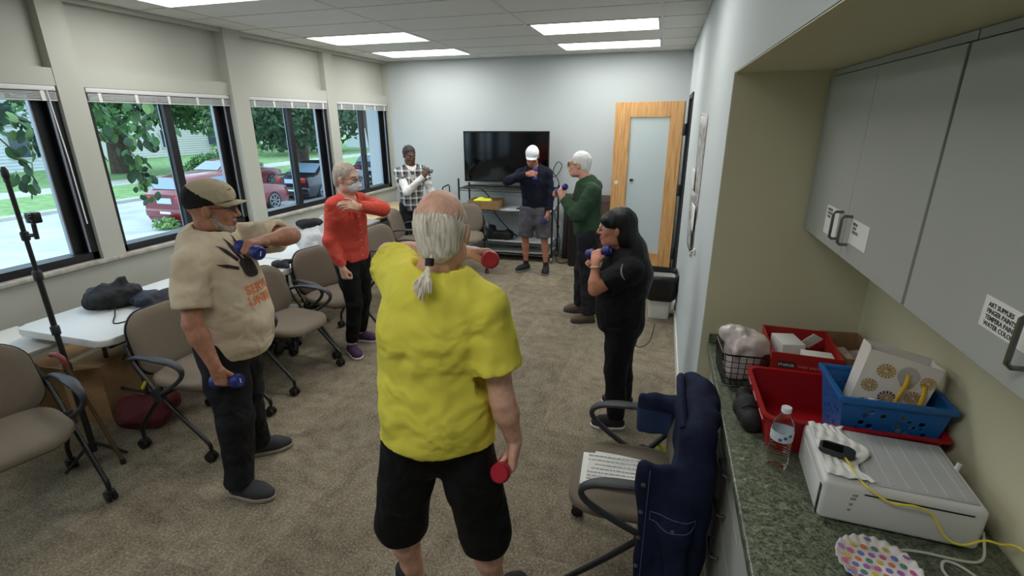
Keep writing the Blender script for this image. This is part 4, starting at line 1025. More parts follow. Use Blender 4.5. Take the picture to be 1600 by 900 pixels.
cord('yellow_cable', [(.562, 1.385, ZT+.150), (.568, 1.36, ZT+.146), (.575, 1.32, ZT+.138), (.60, 1.28, ZT+.128), (.64, 1.268, ZT+.112), (.69, 1.262, ZT+.118), (.73, 1.262, ZT+.10), (.765, 1.25, ZT+.05), (.80, 1.245, ZT+.042), (.84, 1.25, ZT+.062), (.87, 1.245, ZT+.064), (.905, 1.23, ZT+.07), (.915, 1.1, ZT+.07)], .0028, m_yel, 'yellow cable running from the small device across the printer front')
m_wc = mat('cable_white', (196, 196, 188), .5)
cord('charging_cable', [(.866, 1.30, ZT+.05), (.86, 1.262, ZT+.008), (.83, 1.235, ZT+.005), (.78, 1.232, ZT+.005), (.72, 1.235, ZT+.005), (.67, 1.228, ZT+.005), (.665, 1.21, ZT+.005), (.69, 1.18, ZT+.005)], .0035, m_wc, 'white cord curling out from behind the printer')
cord('charging_cable', [(.745, 1.16, ZT+.005), (.742, 1.19, ZT+.005), (.755, 1.212, ZT+.011), (.785, 1.205, ZT+.010), (.82, 1.17, ZT+.005), (.85, 1.13, ZT+.005)], .0035, m_wc, 'white cord loop at the bottom right of the worktop')
# ---- paper plate with smiley print
pl = thing('paper_plate', 'white paper plate printed with pastel smiley faces', 'plate', (.592, 1.148, ZT), 0)
mb = MB()
def plate(a, r): 
    z = .004+.016*max(0, (r-.062)/.03)**1.3+.0035*max(0, (r-.066)/.026)*math.sin(a*24)
    return Vector((r*math.cos(a), r*math.sin(a), z))
NR = [0.001, .03, .058, .064, .070, .078, .086, .092]
mb.grid(lambda u, v: plate(u*2*PI, NR[round(v*7)]), 144, 8, wrap=True)
o = mb.build('plate_body', mat('plate_white', (224, 218, 216), .35), pl, angle=80); md = o.modifiers.new('t', 'SOLIDIFY'); md.thickness = .001
cols = [(214, 110, 160), (224, 138, 90), (120, 130, 200), (96, 150, 126), (176, 110, 190), (224, 200, 96)]
fm = [mat('smiley_%d' % i, c, .5) for i, c in enumerate(cols)]; k = 0
for i in range(-4, 5):
    for j in range(-4, 5):
        x = i*.024+(j % 2)*.012; y = j*.0205; r = math.hypot(x, y)
        if r > .083: continue
        T_ = M4((x, y, .0052+.016*max(0, (r-.06)/.03)**1.3+(.003 if r > .062 else 0)), (0, 0, rng.uniform(-.5, .5)+PI*.0)); t_ = max(0, (r-.062))*9
        T_ = T_ @ Matrix.Rotation(-t_ if r > 1e-6 else 0, 4, Vector((y, -x, 0)) if r > 1e-6 else 'Z')
        sm = MB(); sm.prism([(.0082*math.cos(q*PI/8), .0082*math.sin(q*PI/8)) for q in range(16)], 0, .0004, T=T_); s_ = sm.build('smiley_print', fm[(i*2+j*5) % 6], pl, smooth=False)
        e = MB()
        for sx in (-1, 1): e.prism([(sx*.0027+.0009*math.cos(q*PI/3), .0022+.0014*math.sin(q*PI/3)) for q in range(6)], .0005, .0007, T=T_)
        e.tube([T_ @ Vector((.0046*math.cos(q), .0046*math.sin(q), .0006)) for q in [PI*1.15+k_*PI*.7/6 for k_ in range(7)]], .0004, 4)
        e.build('smile_print', m_ink, s_, smooth=False)
# ---- papers on the chair seat
for k, (x, y, rz, z, lab) in enumerate([(-.085, 1.85, .06-PI/2, .497, 'typed white sheet lying on the seat of the jacket chair'), (-.045, 1.86, -.05-PI/2, .4945, 'second white sheet half under the typed one on the chair seat')]):
    pp = thing('paper_sheet', lab, 'paper', (x, y, z), rz)
    mb = MB(); mb.grid(lambda u, v: Vector((-.108+.216*u, -.14+.28*v, .0015+.004*math.sin(u*5+v*4)+.006*u*u)), 10, 10); o = mb.build('sheet', m_paper, pp); o.modifiers.new('t', 'SOLIDIFY').thickness = .001
    if k == 0:
        for q in range(7):
            y0 = -.115; x = -.085+q*.027
            mb = MB(); rr = random.Random(q)
            yy = y0
            while yy < .10:
                l = rr.uniform(.008, .024); mb.box((x-.0025, yy, 0), (x+.0025, yy+l, .0004)); yy += l+.004
            o = mb.build('typed_line', mat('ink_grey', (130, 130, 132), .8), pp, smooth=False, kind='stuff'); o.location = (0, 0, .0045+.004*math.sin((x+.108)/.216*5+2)+.006*((x+.108)/.216)**2+.001)
# ================================================================ denim jacket over the front right chair
m_denim = mat('denim_navy', (27, 34, 60), .85, spec=.2, bump=(300, .25), var=(40, .18)); m_denl = mat('denim_inside', (46, 62, 94), .85, spec=.2, bump=(300, .25)); m_stitch = mat('denim_stitch', (78, 92, 128), .8)
jk = thing('denim_jacket', 'dark blue denim jacket draped over the chair by the counter', 'jacket', (.168, 1.84, 0))
F = Field((-.22, -.36, .12), (.20, .36, 1.0), .009)
F.box((.045, .0, .70), (.058, .235, .22), rad=.055, k=.03)                      # over the backrest
F.ell((.06, .02, .90), (.07, .19, .05), k=.05)
F.box((.088, -.03, .47), (.022, .21, .32), rad=.02, k=.04)                       # back, hanging behind
Ra = np.array([[.985, .17, 0], [-.17, .985, 0], [0, 0, 1]])
F.box((-.035, -.268, .46), (.115, .018, .33), Ra, rad=.016, k=.05)               # front panel hanging on the near side
F.cone((.02, -.25, .70), (.03, -.20, .86), .07, .05, k=.06)
F.box((-.045, .262, .655), (.13, .016, .10), rad=.015, k=.05)                    # over the far arm
F.cone((.02, .24, .74), (-.10, .262, .715), .035, .025, k=.04)
F.chain([(.02, -.27, .72), (-.01, -.305, .52), (.01, -.31, .30)], [.045, .042, .036], k=.03, n=(0, 1, 0), fl=.6)  # sleeve
def jm(c): return ((c[:, 0] < -.03) & (c[:, 1] > .1) & (c[:, 2] < .69)).astype(int)
obj('jacket_body', field_mesh('jacket_body', F, [m_denim, m_denl], jm, [((9, 9, 5), .016), ((22, 22, 10), .007)], 2), jk)
jb = jk.children[0]; bv = BVHTree.FromPolygons([v.co.copy() for v in jb.data.vertices], [tuple(q.vertices) for q in jb.data.polygons])
def onj(x, z, off=.003):
    h = bv.ray_cast(Vector((x, -.6, z)), Vector((0, 1, 0))); return h[0]+Vector((0, -off, 0)) if h[0] else Vector((x, -.3, z))
for k in range(5):
    q = onj(-.133, .72-.13*k); MB().lathe([(0, .003), (.008, .002), (.009, 0), (0, -.001)], 12, T=M4(q, (PI/2, 0, 0))).build('button', mat('button_steel', (120, 120, 126), .35, metal=.8), jk)
MB().tube([onj(-.115, .78-.012*k) for k in range(50)], .0018, 5).build('stitching', m_stitch, jk)
MB().tube([onj(-.10+.012*k, .60) for k in range(14)]+[onj(.056, .60-.012*k) for k in range(1, 4)]+[onj(.056-.013*k, .565-.012*(1-abs(k-6)/6)) for k in range(13)]+[onj(-.10, .575), onj(-.10, .60)], .0018, 5).build('pocket_flap', m_stitch, jk)
q = onj(-.02, .562); MB().lathe([(0, .003), (.007, .002), (.008, 0), (0, -.001)], 12, T=M4(q, (PI/2, 0, 0))).build('button', mat('button_steel', (120, 120, 126), .35, metal=.8), jk)
MB().tube(arc([(-.01, -.20, .90), (-.02, -.08, .94), (-.02, .08, .945), (-.01, .20, .90)], 6), .016, 8).build('collar', m_denim, jk)
# ================================================================ people
Z3 = V(0, 0, 1)
def skin_mat(name, rgb, var=.10):
    m = mat(name, rgb, .55, spec=.35, var=(45, var), bump=(160, .08))
    b = nodes(m)[2]; b.inputs['Subsurface Weight'].default_value = .08; b.inputs['Subsurface Radius'].default_value = (.02, .008, .004); b.inputs['Subsurface Scale'].default_value = .4
    return m
def cloth(name, rgb, rough=.85, fold=.85, **kw):
    if name in MATS: return MATS[name]
    m = mat(name, rgb, rough, spec=.25, bump=kw.pop('bump', (240, .12)), var=kw.pop('var', (9, .05)), **kw); N, L, b = nodes(m)
    old = b.inputs['Normal'].links[0].from_node; tc = [n for n in N if n.type == 'TEX_COORD'][0]
    n = N.new('ShaderNodeTexNoise'); n.inputs['Scale'].default_value = 7; n.inputs['Detail'].default_value = 2.2; n.inputs['Distortion'].default_value = .35
    bp = N.new('ShaderNodeBump'); bp.inputs['Strength'].default_value = fold; bp.inputs['Distance'].default_value = .06
    L.new(tc.outputs['Object'], n.inputs['Vector']); L.new(n.outputs['Fac'], bp.inputs['Height']); L.new(bp.outputs[0], old.inputs['Normal'])
    return m
m_eye = mat('eye_white', (176, 166, 156), .35); m_iris = mat('eye_iris', (40, 30, 24), .2)
m_lens_gl = bpy.data.materials.new('spectacle_lens'); m_lens_gl.use_nodes = True
N = m_lens_gl.node_tree.nodes; L = m_lens_gl.node_tree.links; N.clear()
o_ = N.new('ShaderNodeOutputMaterial'); a = N.new('ShaderNodeBsdfTransparent'); g = N.new('ShaderNodeBsdfGlossy'); g.inputs['Roughness'].default_value = .05; mxs = N.new('ShaderNodeMixShader'); mxs.inputs[0].default_value = .12; a.inputs[0].default_value = (.62, .62, .62, 1)
L.new(a.outputs[0], mxs.inputs[1]); L.new(g.outputs[0], mxs.inputs[2]); L.new(mxs.outputs[0], o_.inputs[0])
def frame(d, n):
    d = nrm(d); n = V(n)-d*(V(n)@d); n = nrm(n); return d, n
class Person:
    def __init__(s, label, psi, skin, sc=1.0, h=.009):
        s.psi = math.radians(psi); s.fw = V(math.cos(s.psi), math.sin(s.psi), 0); s.rt = V(math.sin(s.psi), -math.cos(s.psi), 0)
        s.skin = skin; s.sc = sc; s.h = h; s.label = label; s.parts = []; s.J = {}
        s.extra_vs = []
    # --- skeleton: world joints
    def joints(s, **k):
        for n, p in k.items(): s.J[n] = V(p)
        J = s.J
        for sd, sg in (('r', 1), ('l', -1)):
            J.setdefault('hip_'+sd, J['hip']+s.rt*sg*.085*s.sc)
        s.root = bpy.data.objects.new('person', None); COL.objects.link(s.root)
        b = (J['an_r']+J['an_l'])/2; s.base = V(b[0], b[1], 0)
        s.root.location = s.base; tag(s.root, s.label, 'person'); return s
    def head_frame(s, yaw, pitch=0, roll=0, size=1.0):
        y = math.radians(yaw); p = math.radians(pitch)
        f = V(math.cos(y)*math.cos(p), math.sin(y)*math.cos(p), math.sin(p)); r = V(math.sin(y), -math.cos(y), 0); u = np.cross(r, f)
        ro = math.radians(roll); r, u = r*math.cos(ro)+u*math.sin(ro), u*math.cos(ro)-r*math.sin(ro)
        s.HR = np.array([r, f, u]); s.hs = size
    def hp(s, x, y, z): return s.J['head']+(s.HR[0]*x+s.HR[1]*y+s.HR[2]*z)*s.hs
    def hl(s, P): return (P-s.J['head']) @ s.HR.T/s.hs
    def part(s, name, me, parent=None, label=None):
        me.transform(Matrix.Translation(Vector(-s.base)))
        o = obj(name, me, parent or s.root); s.parts.append(o)
        if label: o['label'] = label
        return o
    def mbpart(s, name, mb, m, parent=None, **kw): return s.part(name, mb.mesh(name, m, **kw), parent)
    # --- body fields
    def add_head(s, F, jaw=1., nose=1., ears=True, wide=1.):
        q = s.hs; R = s.HR; e = lambda c, r, k=.02, op='u': F.ell(s.hp(*c), V(r)*q, R, k*q, op)
        F.cone(s.J['neck'], s.hp(0, -.025, -.05), .060*q, .055*q, .03)
        e((0, -.016, .030), (.074*wide, .094, .088)); e((0, .028, -.040), (.058*wide, .066, .082), .03); e((0, .052, -.098), (.036*jaw, .034, .026), .03)
        for sg in (-1, 1):
            e((sg*.041*wide, .060, -.030), (.022, .020, .022), .02); e((sg*.050*jaw, .012, -.075), (.018, .034, .028), .025)
            if ears:
                e((sg*.0755*wide, -.006, -.012), (.0085, .018, .031), .006); e((sg*.082*wide, -.010, -.004), (.006, .015, .021), .005)
        F.cone(s.hp(-.036, .080, .022), s.hp(.036, .080, .022), .011*q, .011*q, .014*q)
        for sg in (-1, 1): e((sg*.031, .099, .002), (.018, .016, .012), .010, 's')
        F.cone(s.hp(0, .090, .010), s.hp(0, .112, -.036), .0085*q, .0125*q*nose, .010*q); e((-.012, .098, -.040), (.0095, .010, .008), .006); e((.012, .098, -.040), (.0095, .010, .008), .006)
        e((0, .090, -.066), (.024, .011, .007), .008); e((0, .090, -.078), (.021, .011, .008), .006); F.cone(s.hp(-.020, .103, -.0715), s.hp(.020, .103, -.0715), .0022*q, .0022*q, .003, op='s')
    def eyes(s, brow=(60, 50, 44), brow_r=.0035):
        for sg in (-1, 1):
            mb = MB(); bmesh.ops.create_uvsphere(mb.bm, u_segments=14, v_segments=10, radius=.0115*s.hs, matrix=Matrix.Translation(Vector(s.hp(sg*.031, .0765, .001)))); e = s.mbpart('eye', mb, m_eye)
            mb = MB(); bmesh.ops.create_uvsphere(mb.bm, u_segments=10, v_segments=8, radius=.0068*s.hs, matrix=Matrix.Translation(Vector(s.hp(sg*.031, .0825, .0005)))); s.mbpart('iris', mb, m_iris, e)
            mb = MB().tube([Vector(s.hp(sg*.014, .094, .020)), Vector(s.hp(sg*.030, .093, .026)), Vector(s.hp(sg*.047, .080, .020))], [brow_r*s.hs, brow_r*1.2*s.hs, brow_r*.6*s.hs], 6); s.mbpart('eyebrow', mb, mat('brow_%d_%d_%d' % brow, brow, .9))
    def glasses(s, m_fr, w=.021, hgt=.015, lens=None, th=.0017):
        mb = MB()
        for sg in (-1, 1):
            pts = [s.hp(sg*.032+w*math.cos(a), .104-.10*abs(w*math.cos(a)*.4+ .0), -.002+hgt*math.sin(a)) for a in [2*PI*k/18 for k in range(18)]]
            mb.tube([Vector(p) for p in pts], th*s.hs, 6, closed=True)
            mb.tube([Vector(s.hp(sg*(.032+w), .102, .004)), Vector(s.hp(sg*.074, .075, .004)), Vector(s.hp(sg*.081, .0, .006)), Vector(s.hp(sg*.080, -.02, -.008))], th*s.hs*.9, 6)
        mb.tube([Vector(s.hp(-.012, .106, .003)), Vector(s.hp(0, .110, .006)), Vector(s.hp(.012, .106, .003))], th*s.hs, 6)
        g = s.mbpart('glasses', mb, m_fr)
        for sg in (-1, 1):
            mb = MB(); mb.poly([Vector(s.hp(sg*.032+w*.97*math.cos(a), .1035-.10*abs(w*math.cos(a)*.4), -.002+hgt*.97*math.sin(a))) for a in [2*PI*k/18 for k in range(18)]]); s.mbpart('lens', mb, lens or m_lens_gl, g)
    def add_hand(s, F, side, d, n, pose, k=1.0):
        """returns grip centre and axis"""
        d, n = frame(d, n); w = s.J['wr_'+side]; t = np.cross(d, n) if side == 'r' else np.cross(n, d); k *= s.sc
        Rm = np.array([t, d, n])
        F.cone(w-d*.03*k, w+d*.03*k, .026*k, .027*k, .012, n, .8)
        F.box(w+d*.055*k, V(.038, .042, .0135)*k, Rm, .013*k, .015)
        F.ell(w+d*.035*k+t*.022*k+n*.010*k, V(.018, .028, .014)*k, Rm, .014)
        tips = []
        lens = [(.043, .027, .022), (.047, .031, .023), (.043, .028, .022), (.034, .021, .019)]
        for i, (l, off) in enumerate(zip(lens, (.0285, .0095, -.0095, -.0275))):
            p = w+d*(.094-.004*abs(i-1))*k+t*off*k
            if pose == 'grip': an = (62, 150, 225)
            elif pose == 'fist': an = (72, 165, 245)
            elif pose == 'flat': an = (12+3*i, 26+4*i, 36+4*i)
            else: an = (30+5*i, 60+6*i, 85+6*i)
            r0 = (.0088, .0092, .0087, .0076)[i]*k
            pts = [p]
            for L_, a_ in zip(l, an):
                a_ = math.radians(a_); pts.append(pts[-1]+(d*math.cos(a_)+n*math.sin(a_))*L_*k)
            F.chain(pts, [r0*1.06, r0, r0*.95, r0*.82], .004)
            tips.append(pts)
        b = w+d*.022*k+t*.030*k+n*.006*k
        if pose in ('grip', 'fist'):
            F.chain([b, b+(d*.036+t*.014+n*.022)*k, b+(d*.064-t*.002+n*.040)*k, b+(d*.074-t*.026+n*.047)*k], [.0125*k, .0108*k, .0098*k, .008*k], .005)
        else:
            F.chain([b, b+(d*.030+t*.026+n*.010)*k, b+(d*.058+t*.034+n*.016)*k, b+(d*.080+t*.034+n*.022)*k], [.0125*k, .0108*k, .0095*k, .0078*k], .005)
        return w+d*.092*k+n*.030*k, t
    def skin_body(s, arms=('r', 'l'), legs=True, hands=None, arm_r=1., leg_r=1., head_kw={}, hh=.0055, hand_h=.0042, lip=True, mats=None, mi_fn=None, torso=.115):
        J = s.J; c = s.sc; vs_all = []; q_all = []; off = 0
        def put(F, sm=1):
            nonlocal off
            v, q = F.extract()
            if not len(v): return
            v = laplace(v, q, sm); vs_all.append(v); q_all.append(q+off); off += len(v)
        pts = np.array([J[k] for k in J if k != 'head']); F = Field(pts.min(0)-.14, pts.max(0)+.14, s.h)
        F.chain([J['hip'], (J['hip']+J['neck'])/2, J['neck']-Z3*.10], [torso*c, torso*c, (torso-.005)*c], .03, s.fw, .65)
        F.cone(J['neck']-Z3*.06, J['neck'], .062*c, .056*c, .05); F.cone(J['neck'], s.hp(0, -.025, -.05), .057*s.hs, .052*s.hs, .03)
        for sd in 'rl':
            sh, el, wr = J['sh_'+sd], J['el_'+sd], J['wr_'+sd]
            F.cone(J['neck']-Z3*.06, sh, .045*c, .050*c, .04)
            F.chain([sh, sh+(el-sh)*.45, el], [.050*arm_r*c, .047*arm_r*c, .039*arm_r*c], .025)
            F.chain([el, el+(wr-el)*.28, wr], [.038*arm_r*c, .041*arm_r*c, .026*arm_r*c], .02)
            if legs:
                hp_, kn, an = J['hip_'+sd], J['kn_'+sd], J['an_'+sd]
                F.chain([hp_, kn], [.078*leg_r*c, .052*leg_r*c], .03); F.chain([kn, kn+(an-kn)*.30-s.fw*.014*c, kn+(an-kn)*.62-s.fw*.006*c, an], [.050*leg_r*c, .054*leg_r*c, .042*leg_r*c, .034*leg_r*c], .02)
        put(F)
        hd = J['head']; F = Field(hd-.15*s.hs, hd+.15*s.hs, hh); s.add_head(F, **head_kw); put(F)
        s.grips = {}
        for sd, (d, n, pose) in (hands or {}).items():
            w = J['wr_'+sd]; F = Field(w-.15*c, w+.15*c, hand_h)
            a = J['el_'+sd]; u = nrm(w-a); F.cone(w-u*.09, w, .030*arm_r*c, .026*arm_r*c, .01)
            s.grips[sd] = s.add_hand(F, sd, d, n, pose); put(F)
        v = np.concatenate(vs_all); q = np.concatenate(q_all)
        ctr = v[q].mean(1); mi = np.zeros(len(q), np.int32); ml = [s.skin]+(mats or [])
        if lip:
            ml.append(mat(s.skin.name+'_lip', tuple(int(x) for x in s.lip), .5)); lc = s.hl(ctr)
            mi[(np.abs(lc[:, 0]) < .024) & (lc[:, 1] > .088) & (lc[:, 2] > -.087) & (lc[:, 2] < -.060)] = len(ml)-1
        if mi_fn: mi = mi_fn(ctr, mi, s)
        s.body = s.part('body', np_mesh('body', v, q, ml, mi))
    lip = (150, 92, 84)
    # --- clothes
    def spine(s, t, off=0): return s.J['hip']+(s.J['neck']-s.J['hip'])*t+s.fw*off
    def shirt(s, m, prof, hem, sleeve=.6, sl_r=(.075, .085), name='shirt', neck=(.075, .0), wr=None, h=None, fit=None, hem_n=None, collar_pt=None, mi_fn=None, fl=.68, cuts=(), shr=.072, sl=None):
        """prof: (t along hip..neck, half width, fwd offset); hem: world point; sleeve: fraction of the upper arm, or >1 into the forearm"""
        J = s.J; h = h or s.h; c = s.sc
        pts = np.array([J['neck'], J['hip'], J['sh_r'], J['sh_l'], J['el_r'], J['el_l'], J['wr_r'], J['wr_l']]); F = Field(pts.min(0)-V(.24, .24, .3), pts.max(0)+V(.24, .24, .12), h)
        P = [s.spine(t, o) for t, r, o in prof]; F.chain(P, [r*c for t, r, o in prof], .04, s.fw, fl)
        hd_ = nrm(hem_n if hem_n is not None else V(0, 0, -1)); F.plane(hem, hd_)
        up = J['neck']-Z3*.045*c
        for sd in 'rl':
            sh, el, wr_ = J['sh_'+sd], J['el_'+sd], J['wr_'+sd]
            F.cone(up, sh, .058*c, shr*c, .05)
            S = (sl or {}).get(sd, sleeve)
            if S <= 1:
                e = sh+(el-sh)*S; u = nrm(el-sh)
                G = Field(F.lo+3*h, F.lo+(F.n-4)*h, h); G.n = F.n; G.lo = F.lo; G.ax = F.ax; G.f = np.full(tuple(F.n), .25, np.float32)
                G.cone(sh, e+u*.06, sl_r[0]*c, sl_r[1]*c, .0); G.plane(e, u)
                hh = np.clip(.5+.5*(F.f-G.f)/.018, 0, 1); F.f = F.f+(G.f-F.f)*hh-.018*hh*(1-hh)
                F.cone(e-u*.02, e+u*.05, sl_r[1]*c-2.2*h, sl_r[1]*c-2.1*h, 0, op='s')
            else:
                F.chain([sh, el], [sl_r[0]*c, sl_r[1]*c], .03); f_ = S-1; e = el+(wr_-el)*f_; u = nrm(wr_-el)
                G = Field(F.lo, F.lo, h); G.n = F.n; G.lo = F.lo; G.ax = F.ax; G.f = np.full(tuple(F.n), .25, np.float32)
                G.cone(el, e+u*.05, sl_r[1]*c, sl_r[2]*c, .0); G.plane(e, u)
                hh = np.clip(.5+.5*(F.f-G.f)/.03, 0, 1); F.f = F.f+(G.f-F.f)*hh-.03*hh*(1-hh)
                F.cone(e-u*.01, e+u*.05, max(.02, sl_r[2]*c-2.2*h), max(.02, sl_r[2]*c-2.1*h), 0, op='s')
        # neck opening
        nk = J['neck']; ax = nrm(s.hp(0, -.025, -.05)-nk)
        F.cone(nk-ax*.012+s.fw*neck[1], nk+ax*.2+s.fw*neck[1]*1.5, neck[0]*c, (neck[0]+.02)*c, .012, op='s')
        for p, n_, r in cuts: F.plane(p, n_, p, r)
        # hollow hem
        F.plane(hem, hd_)
        me = field_mesh(name, F, m, mi_fn, wr or [((7, 7, 4), .006), ((20, 20, 9), .004)], 2)
        s.shirt_o = s.part(name, me); return s.shirt_o
    def trousers(s, m, r=(.13, .095, .075, .070), hems=None, name='trousers', top=None, wr=None, h=None, seat=(.150, .62), belt_t=.16, mi_fn=None):
        J = s.J; c = s.sc; h = h or s.h
        pts = np.array([J['hip'], J['hip_r'], J['hip_l'], J['kn_r'], J['kn_l'], J['an_r'], J['an_l']]); F = Field(pts.min(0)-.2, pts.max(0)+V(.2, .2, .22), h)
        F.chain([J['hip']-Z3*.03*c, s.spine(belt_t)], [seat[0]*c, (seat[0]-.004)*c], .03, s.fw, seat[1])
        for sd in 'rl':
            hp_, kn, an = J['hip_'+sd], J['kn_'+sd], J['an_'+sd]; e = (hems or {}).get(sd)
            F.chain([hp_, hp_+(kn-hp_)*.5, kn], [r[0]*c, (r[0]+r[1])/2*c, r[1]*c], .03)
            if e is None or e > 1:
                f_ = 1.0 if e is None else e-1
                en = kn+(an-kn)*f_; F.chain([kn, kn+(en-kn)*.5, en+(an-kn)*.12], [r[1]*c, r[2]*c, r[3]*c], .02); u = nrm(an-kn)
            else:
                en = hp_+(kn-hp_)*e; u = nrm(kn-hp_)
            rr_ = (r[3] if e is None or e > 1 else r[1])*c; F.plane(en, u, en+u*.06, max(.10, rr_*1.25+.03))
            F.cone(en-u*.012, en+u*.06, (r[3] if e is None or e > 1 else r[1])*c-2.2*h, (r[3] if e is None or e > 1 else r[1])*c-2.1*h, 0, op='s')
        F.plane(s.spine(belt_t), Z3)
        return s.part(name, field_mesh(name, F, m, mi_fn, wr or [((9, 9, 5), .006), ((24, 24, 12), .003)], 2))
    def shoe(s, sd, td, m_up, m_sole, L_=.27, h=.006, w=.043, lace=(30, 30, 30), sock=None, tall=.1):
        a = s.J['an_'+sd].copy(); td = nrm(V(td[0], td[1], 0)); c = s.sc; a[2] = 0
        P = lambda f, z, x=0: a+td*f*c+Z3*z*c+np.cross(td, Z3)*x*c
        heel, toe = -.055, L_-.085
        F = Field(np.minimum(P(heel-.06, 0), P(toe+.06, 0))-.07, np.maximum(P(heel-.06, 0), P(toe+.06, 0))+V(.07, .07, .16), h)
        F.chain([P(heel+.02, .045), P(.05, .046), P(.11, .040), P(toe-.035, .034)], [.036*c, (w-.003)*c, w*c, .036*c], .03, Z3, .85); F.cone(P(-.012, .05), P(-.008, tall), .038*c, .040*c, .025); F.cone(P(.0, tall-.015), P(.10, .055), .032*c, .030*c, .03)
        F.plane(P(0, tall), nrm(Z3-td*.25)); F.cone(P(-.006, tall-.02), P(-.004, tall+.06), .033*c, .033*c, .004, op='s'); F.plane(P(0, .018), -Z3)
        sh = s.part('shoe', field_mesh('shoe', F, m_up, None, None, 1))
        F = Field(np.minimum(P(heel-.06, 0), P(toe+.06, 0))-.07, np.maximum(P(heel-.06, 0), P(toe+.06, 0))+V(.07, .07, .1), h)
        F.chain([P(heel+.02, .016), P(.05, .016), P(.11, .016), P(toe-.035, .018)], [.041*c, (w-.002)*c, (w+.004)*c, .040*c], .03, Z3, .9)
        F.plane(P(0, .001), -Z3); F.plane(P(0, .027), Z3)
        s.part('sole', field_mesh('sole', F, m_sole, None, None, 1), sh)
        mb = MB(); n_ = np.cross(td, Z3)
        for k in range(4):
            f = .035+k*.02; z = .092-.011*k
            mb.tube([Vector(P(f, z-.012, -.024)), Vector(P(f+.004, z+.001, 0)), Vector(P(f, z-.012, .024))], .0028*c, 5)
        s.mbpart('laces', mb, mat('lace_%d_%d_%d' % lace, lace, .8), sh)
        if sock:
            F = Field(a-V(.08, .08, -.02), a+V(.08, .08, .26), h); z1 = sock[1]; an = s.J['an_'+sd]; kn = s.J['kn_'+sd]; u = nrm(kn-an); b_ = an+u*(z1-an[2])/max(u[2], .2)
            F.cone(an-u*.03, b_+u*.05, .038*c, .042*c, 0); F.plane(b_, u); s.part('sock', field_mesh('sock', F, sock[0], None, None, 1))
    def hair(s, name, fn, m, h=None, wr=None, pad=.2, mi_fn=None, smooth=1):
        c = s.J['head']; F = Field(c-pad*s.hs, c+pad*s.hs, h or .006); fn(F); return s.part(name, field_mesh(name, F, m, mi_fn, wr, smooth))
    def he(s, F, c, r, k=.02, op='u'): F.ell(s.hp(*c), V(r)*s.hs, s.HR, k, op)
    def hplane(s, F, p, n): F.plane(s.hp(*p), s.HR.T @ nrm(n))
    def cap(s, m_main, m_side, brim_m, line=.012, dip=.006):
        def fn(F):
            s.he(F, (0, -.014, .040), (.083, .106, .094)); s.he(F, (0, .03, .056), (.076, .079, .066), .03); s.hplane(F, (0, 0, line), (0, .22, -1))
        def mi(ctr):
            p = s.hl(ctr); y, z, x = p[:, 1], p[:, 2], np.abs(p[:, 0])
            return ((z < .082-.60*(y+.055)) & (y < .03) & (x > .012+.0*z)).astype(int)
        s.cap_o = s.hair('cap', fn, [m_main, m_side], mi_fn=mi if m_side is not m_main else None)
        mb = MB()
        def brim(u, v):
            a = (u-.5)*2; x = .075*a*(1-.15*v); y0 = .082*math.sqrt(max(0, 1-(a*.93)**2))-.006; y = y0+v*.082*(1-.40*a*a); z = line+.022-.012*a*a-dip*v-.012*v*a*a
            return Vector(s.hp(x, y, z))
        mb.grid(brim, 17, 8); o = s.mbpart('brim', mb, brim_m, s.cap_o); md = o.modifiers.new('t', 'SOLIDIFY'); md.thickness = .004
        return s.cap_o
def dumbbell(label, c, ax, m, r=.037, L_=.165, head=.052, logo=None, hr=.0135, group='hand weights'):
    t = thing('dumbbell', label, 'dumbbell', c, group=group); ax = Vector(nrm(ax)); q = Vector((0, 0, 1)).rotation_difference(ax); t.rotation_mode = 'QUATERNION'; t.rotation_quaternion = q
    MB().tube([(0, 0, -L_/2+.01), (0, 0, L_/2-.01)], hr, 14).build('handle', m, t)
    for sg in (-1, 1):
        z0, z1 = sg*(L_/2-head), sg*L_/2
        MB().lathe([(hr*.9, z0), (r*.80, z0+sg*.002), (r*.95, z0+sg*.008), (r, z0+sg*.016), (r, z1-sg*.014), (r*.93, z1-sg*.005), (r*.78, z1), (0, z1-sg*.001)], 24).build('weight_head', m, t)
        if logo:
            MB().box((-.012, -.003, 0), (.012, .003, .0004), T=M4((0, 0, z1 if sg > 0 else z1-.0004))).build('printed_mark', logo, t, smooth=False)
    return t
def project(shirt, root_base, me, origin, right, up, nrmal, name, parent, lift=.0025):
    """lay a flat decal mesh (x right, y up) onto a shirt"""
    sm = shirt.data; bv = BVHTree.FromPolygons([v.co.copy() for v in sm.vertices], [tuple(p.vertices) for p in sm.polygons])
    o_, r_, u_, n_ = (Vector(x) for x in (origin, right, up, nrmal)); b = Vector(root_base)
    bm = bmesh.new(); bm.from_mesh(me); bmesh.ops.triangulate(bm, faces=bm.faces); bmesh.ops.subdivide_edges(bm, edges=[e for e in bm.edges if e.calc_length() > .012], cuts=2, use_grid_fill=False)
    for v in bm.verts:
        p = o_+r_*v.co.x+u_*v.co.y-b+n_*.3; h = bv.ray_cast(p, -n_, 1.0)
        v.co = (h[0]+n_*lift*.3+h[1]*(lift if h[1].dot(n_) > 0 else -lift)) if h[0] else p-n_*.3
    out = bpy.data.meshes.new(name); bm.to_mesh(out); bm.free()
    for m in me.materials: out.materials.append(m)
    return obj(name, out, parent)
m_bluew = mat('dumbbell_blue', (26, 38, 112), .45, bump=(200, .05)); m_redw = mat('dumbbell_red', (172, 26, 46), .4, bump=(200, .05)); m_greyw = mat('dumbbell_grey', (96, 112, 116), .5)
m_wmark = mat('mark_white', (210, 214, 226), .6)
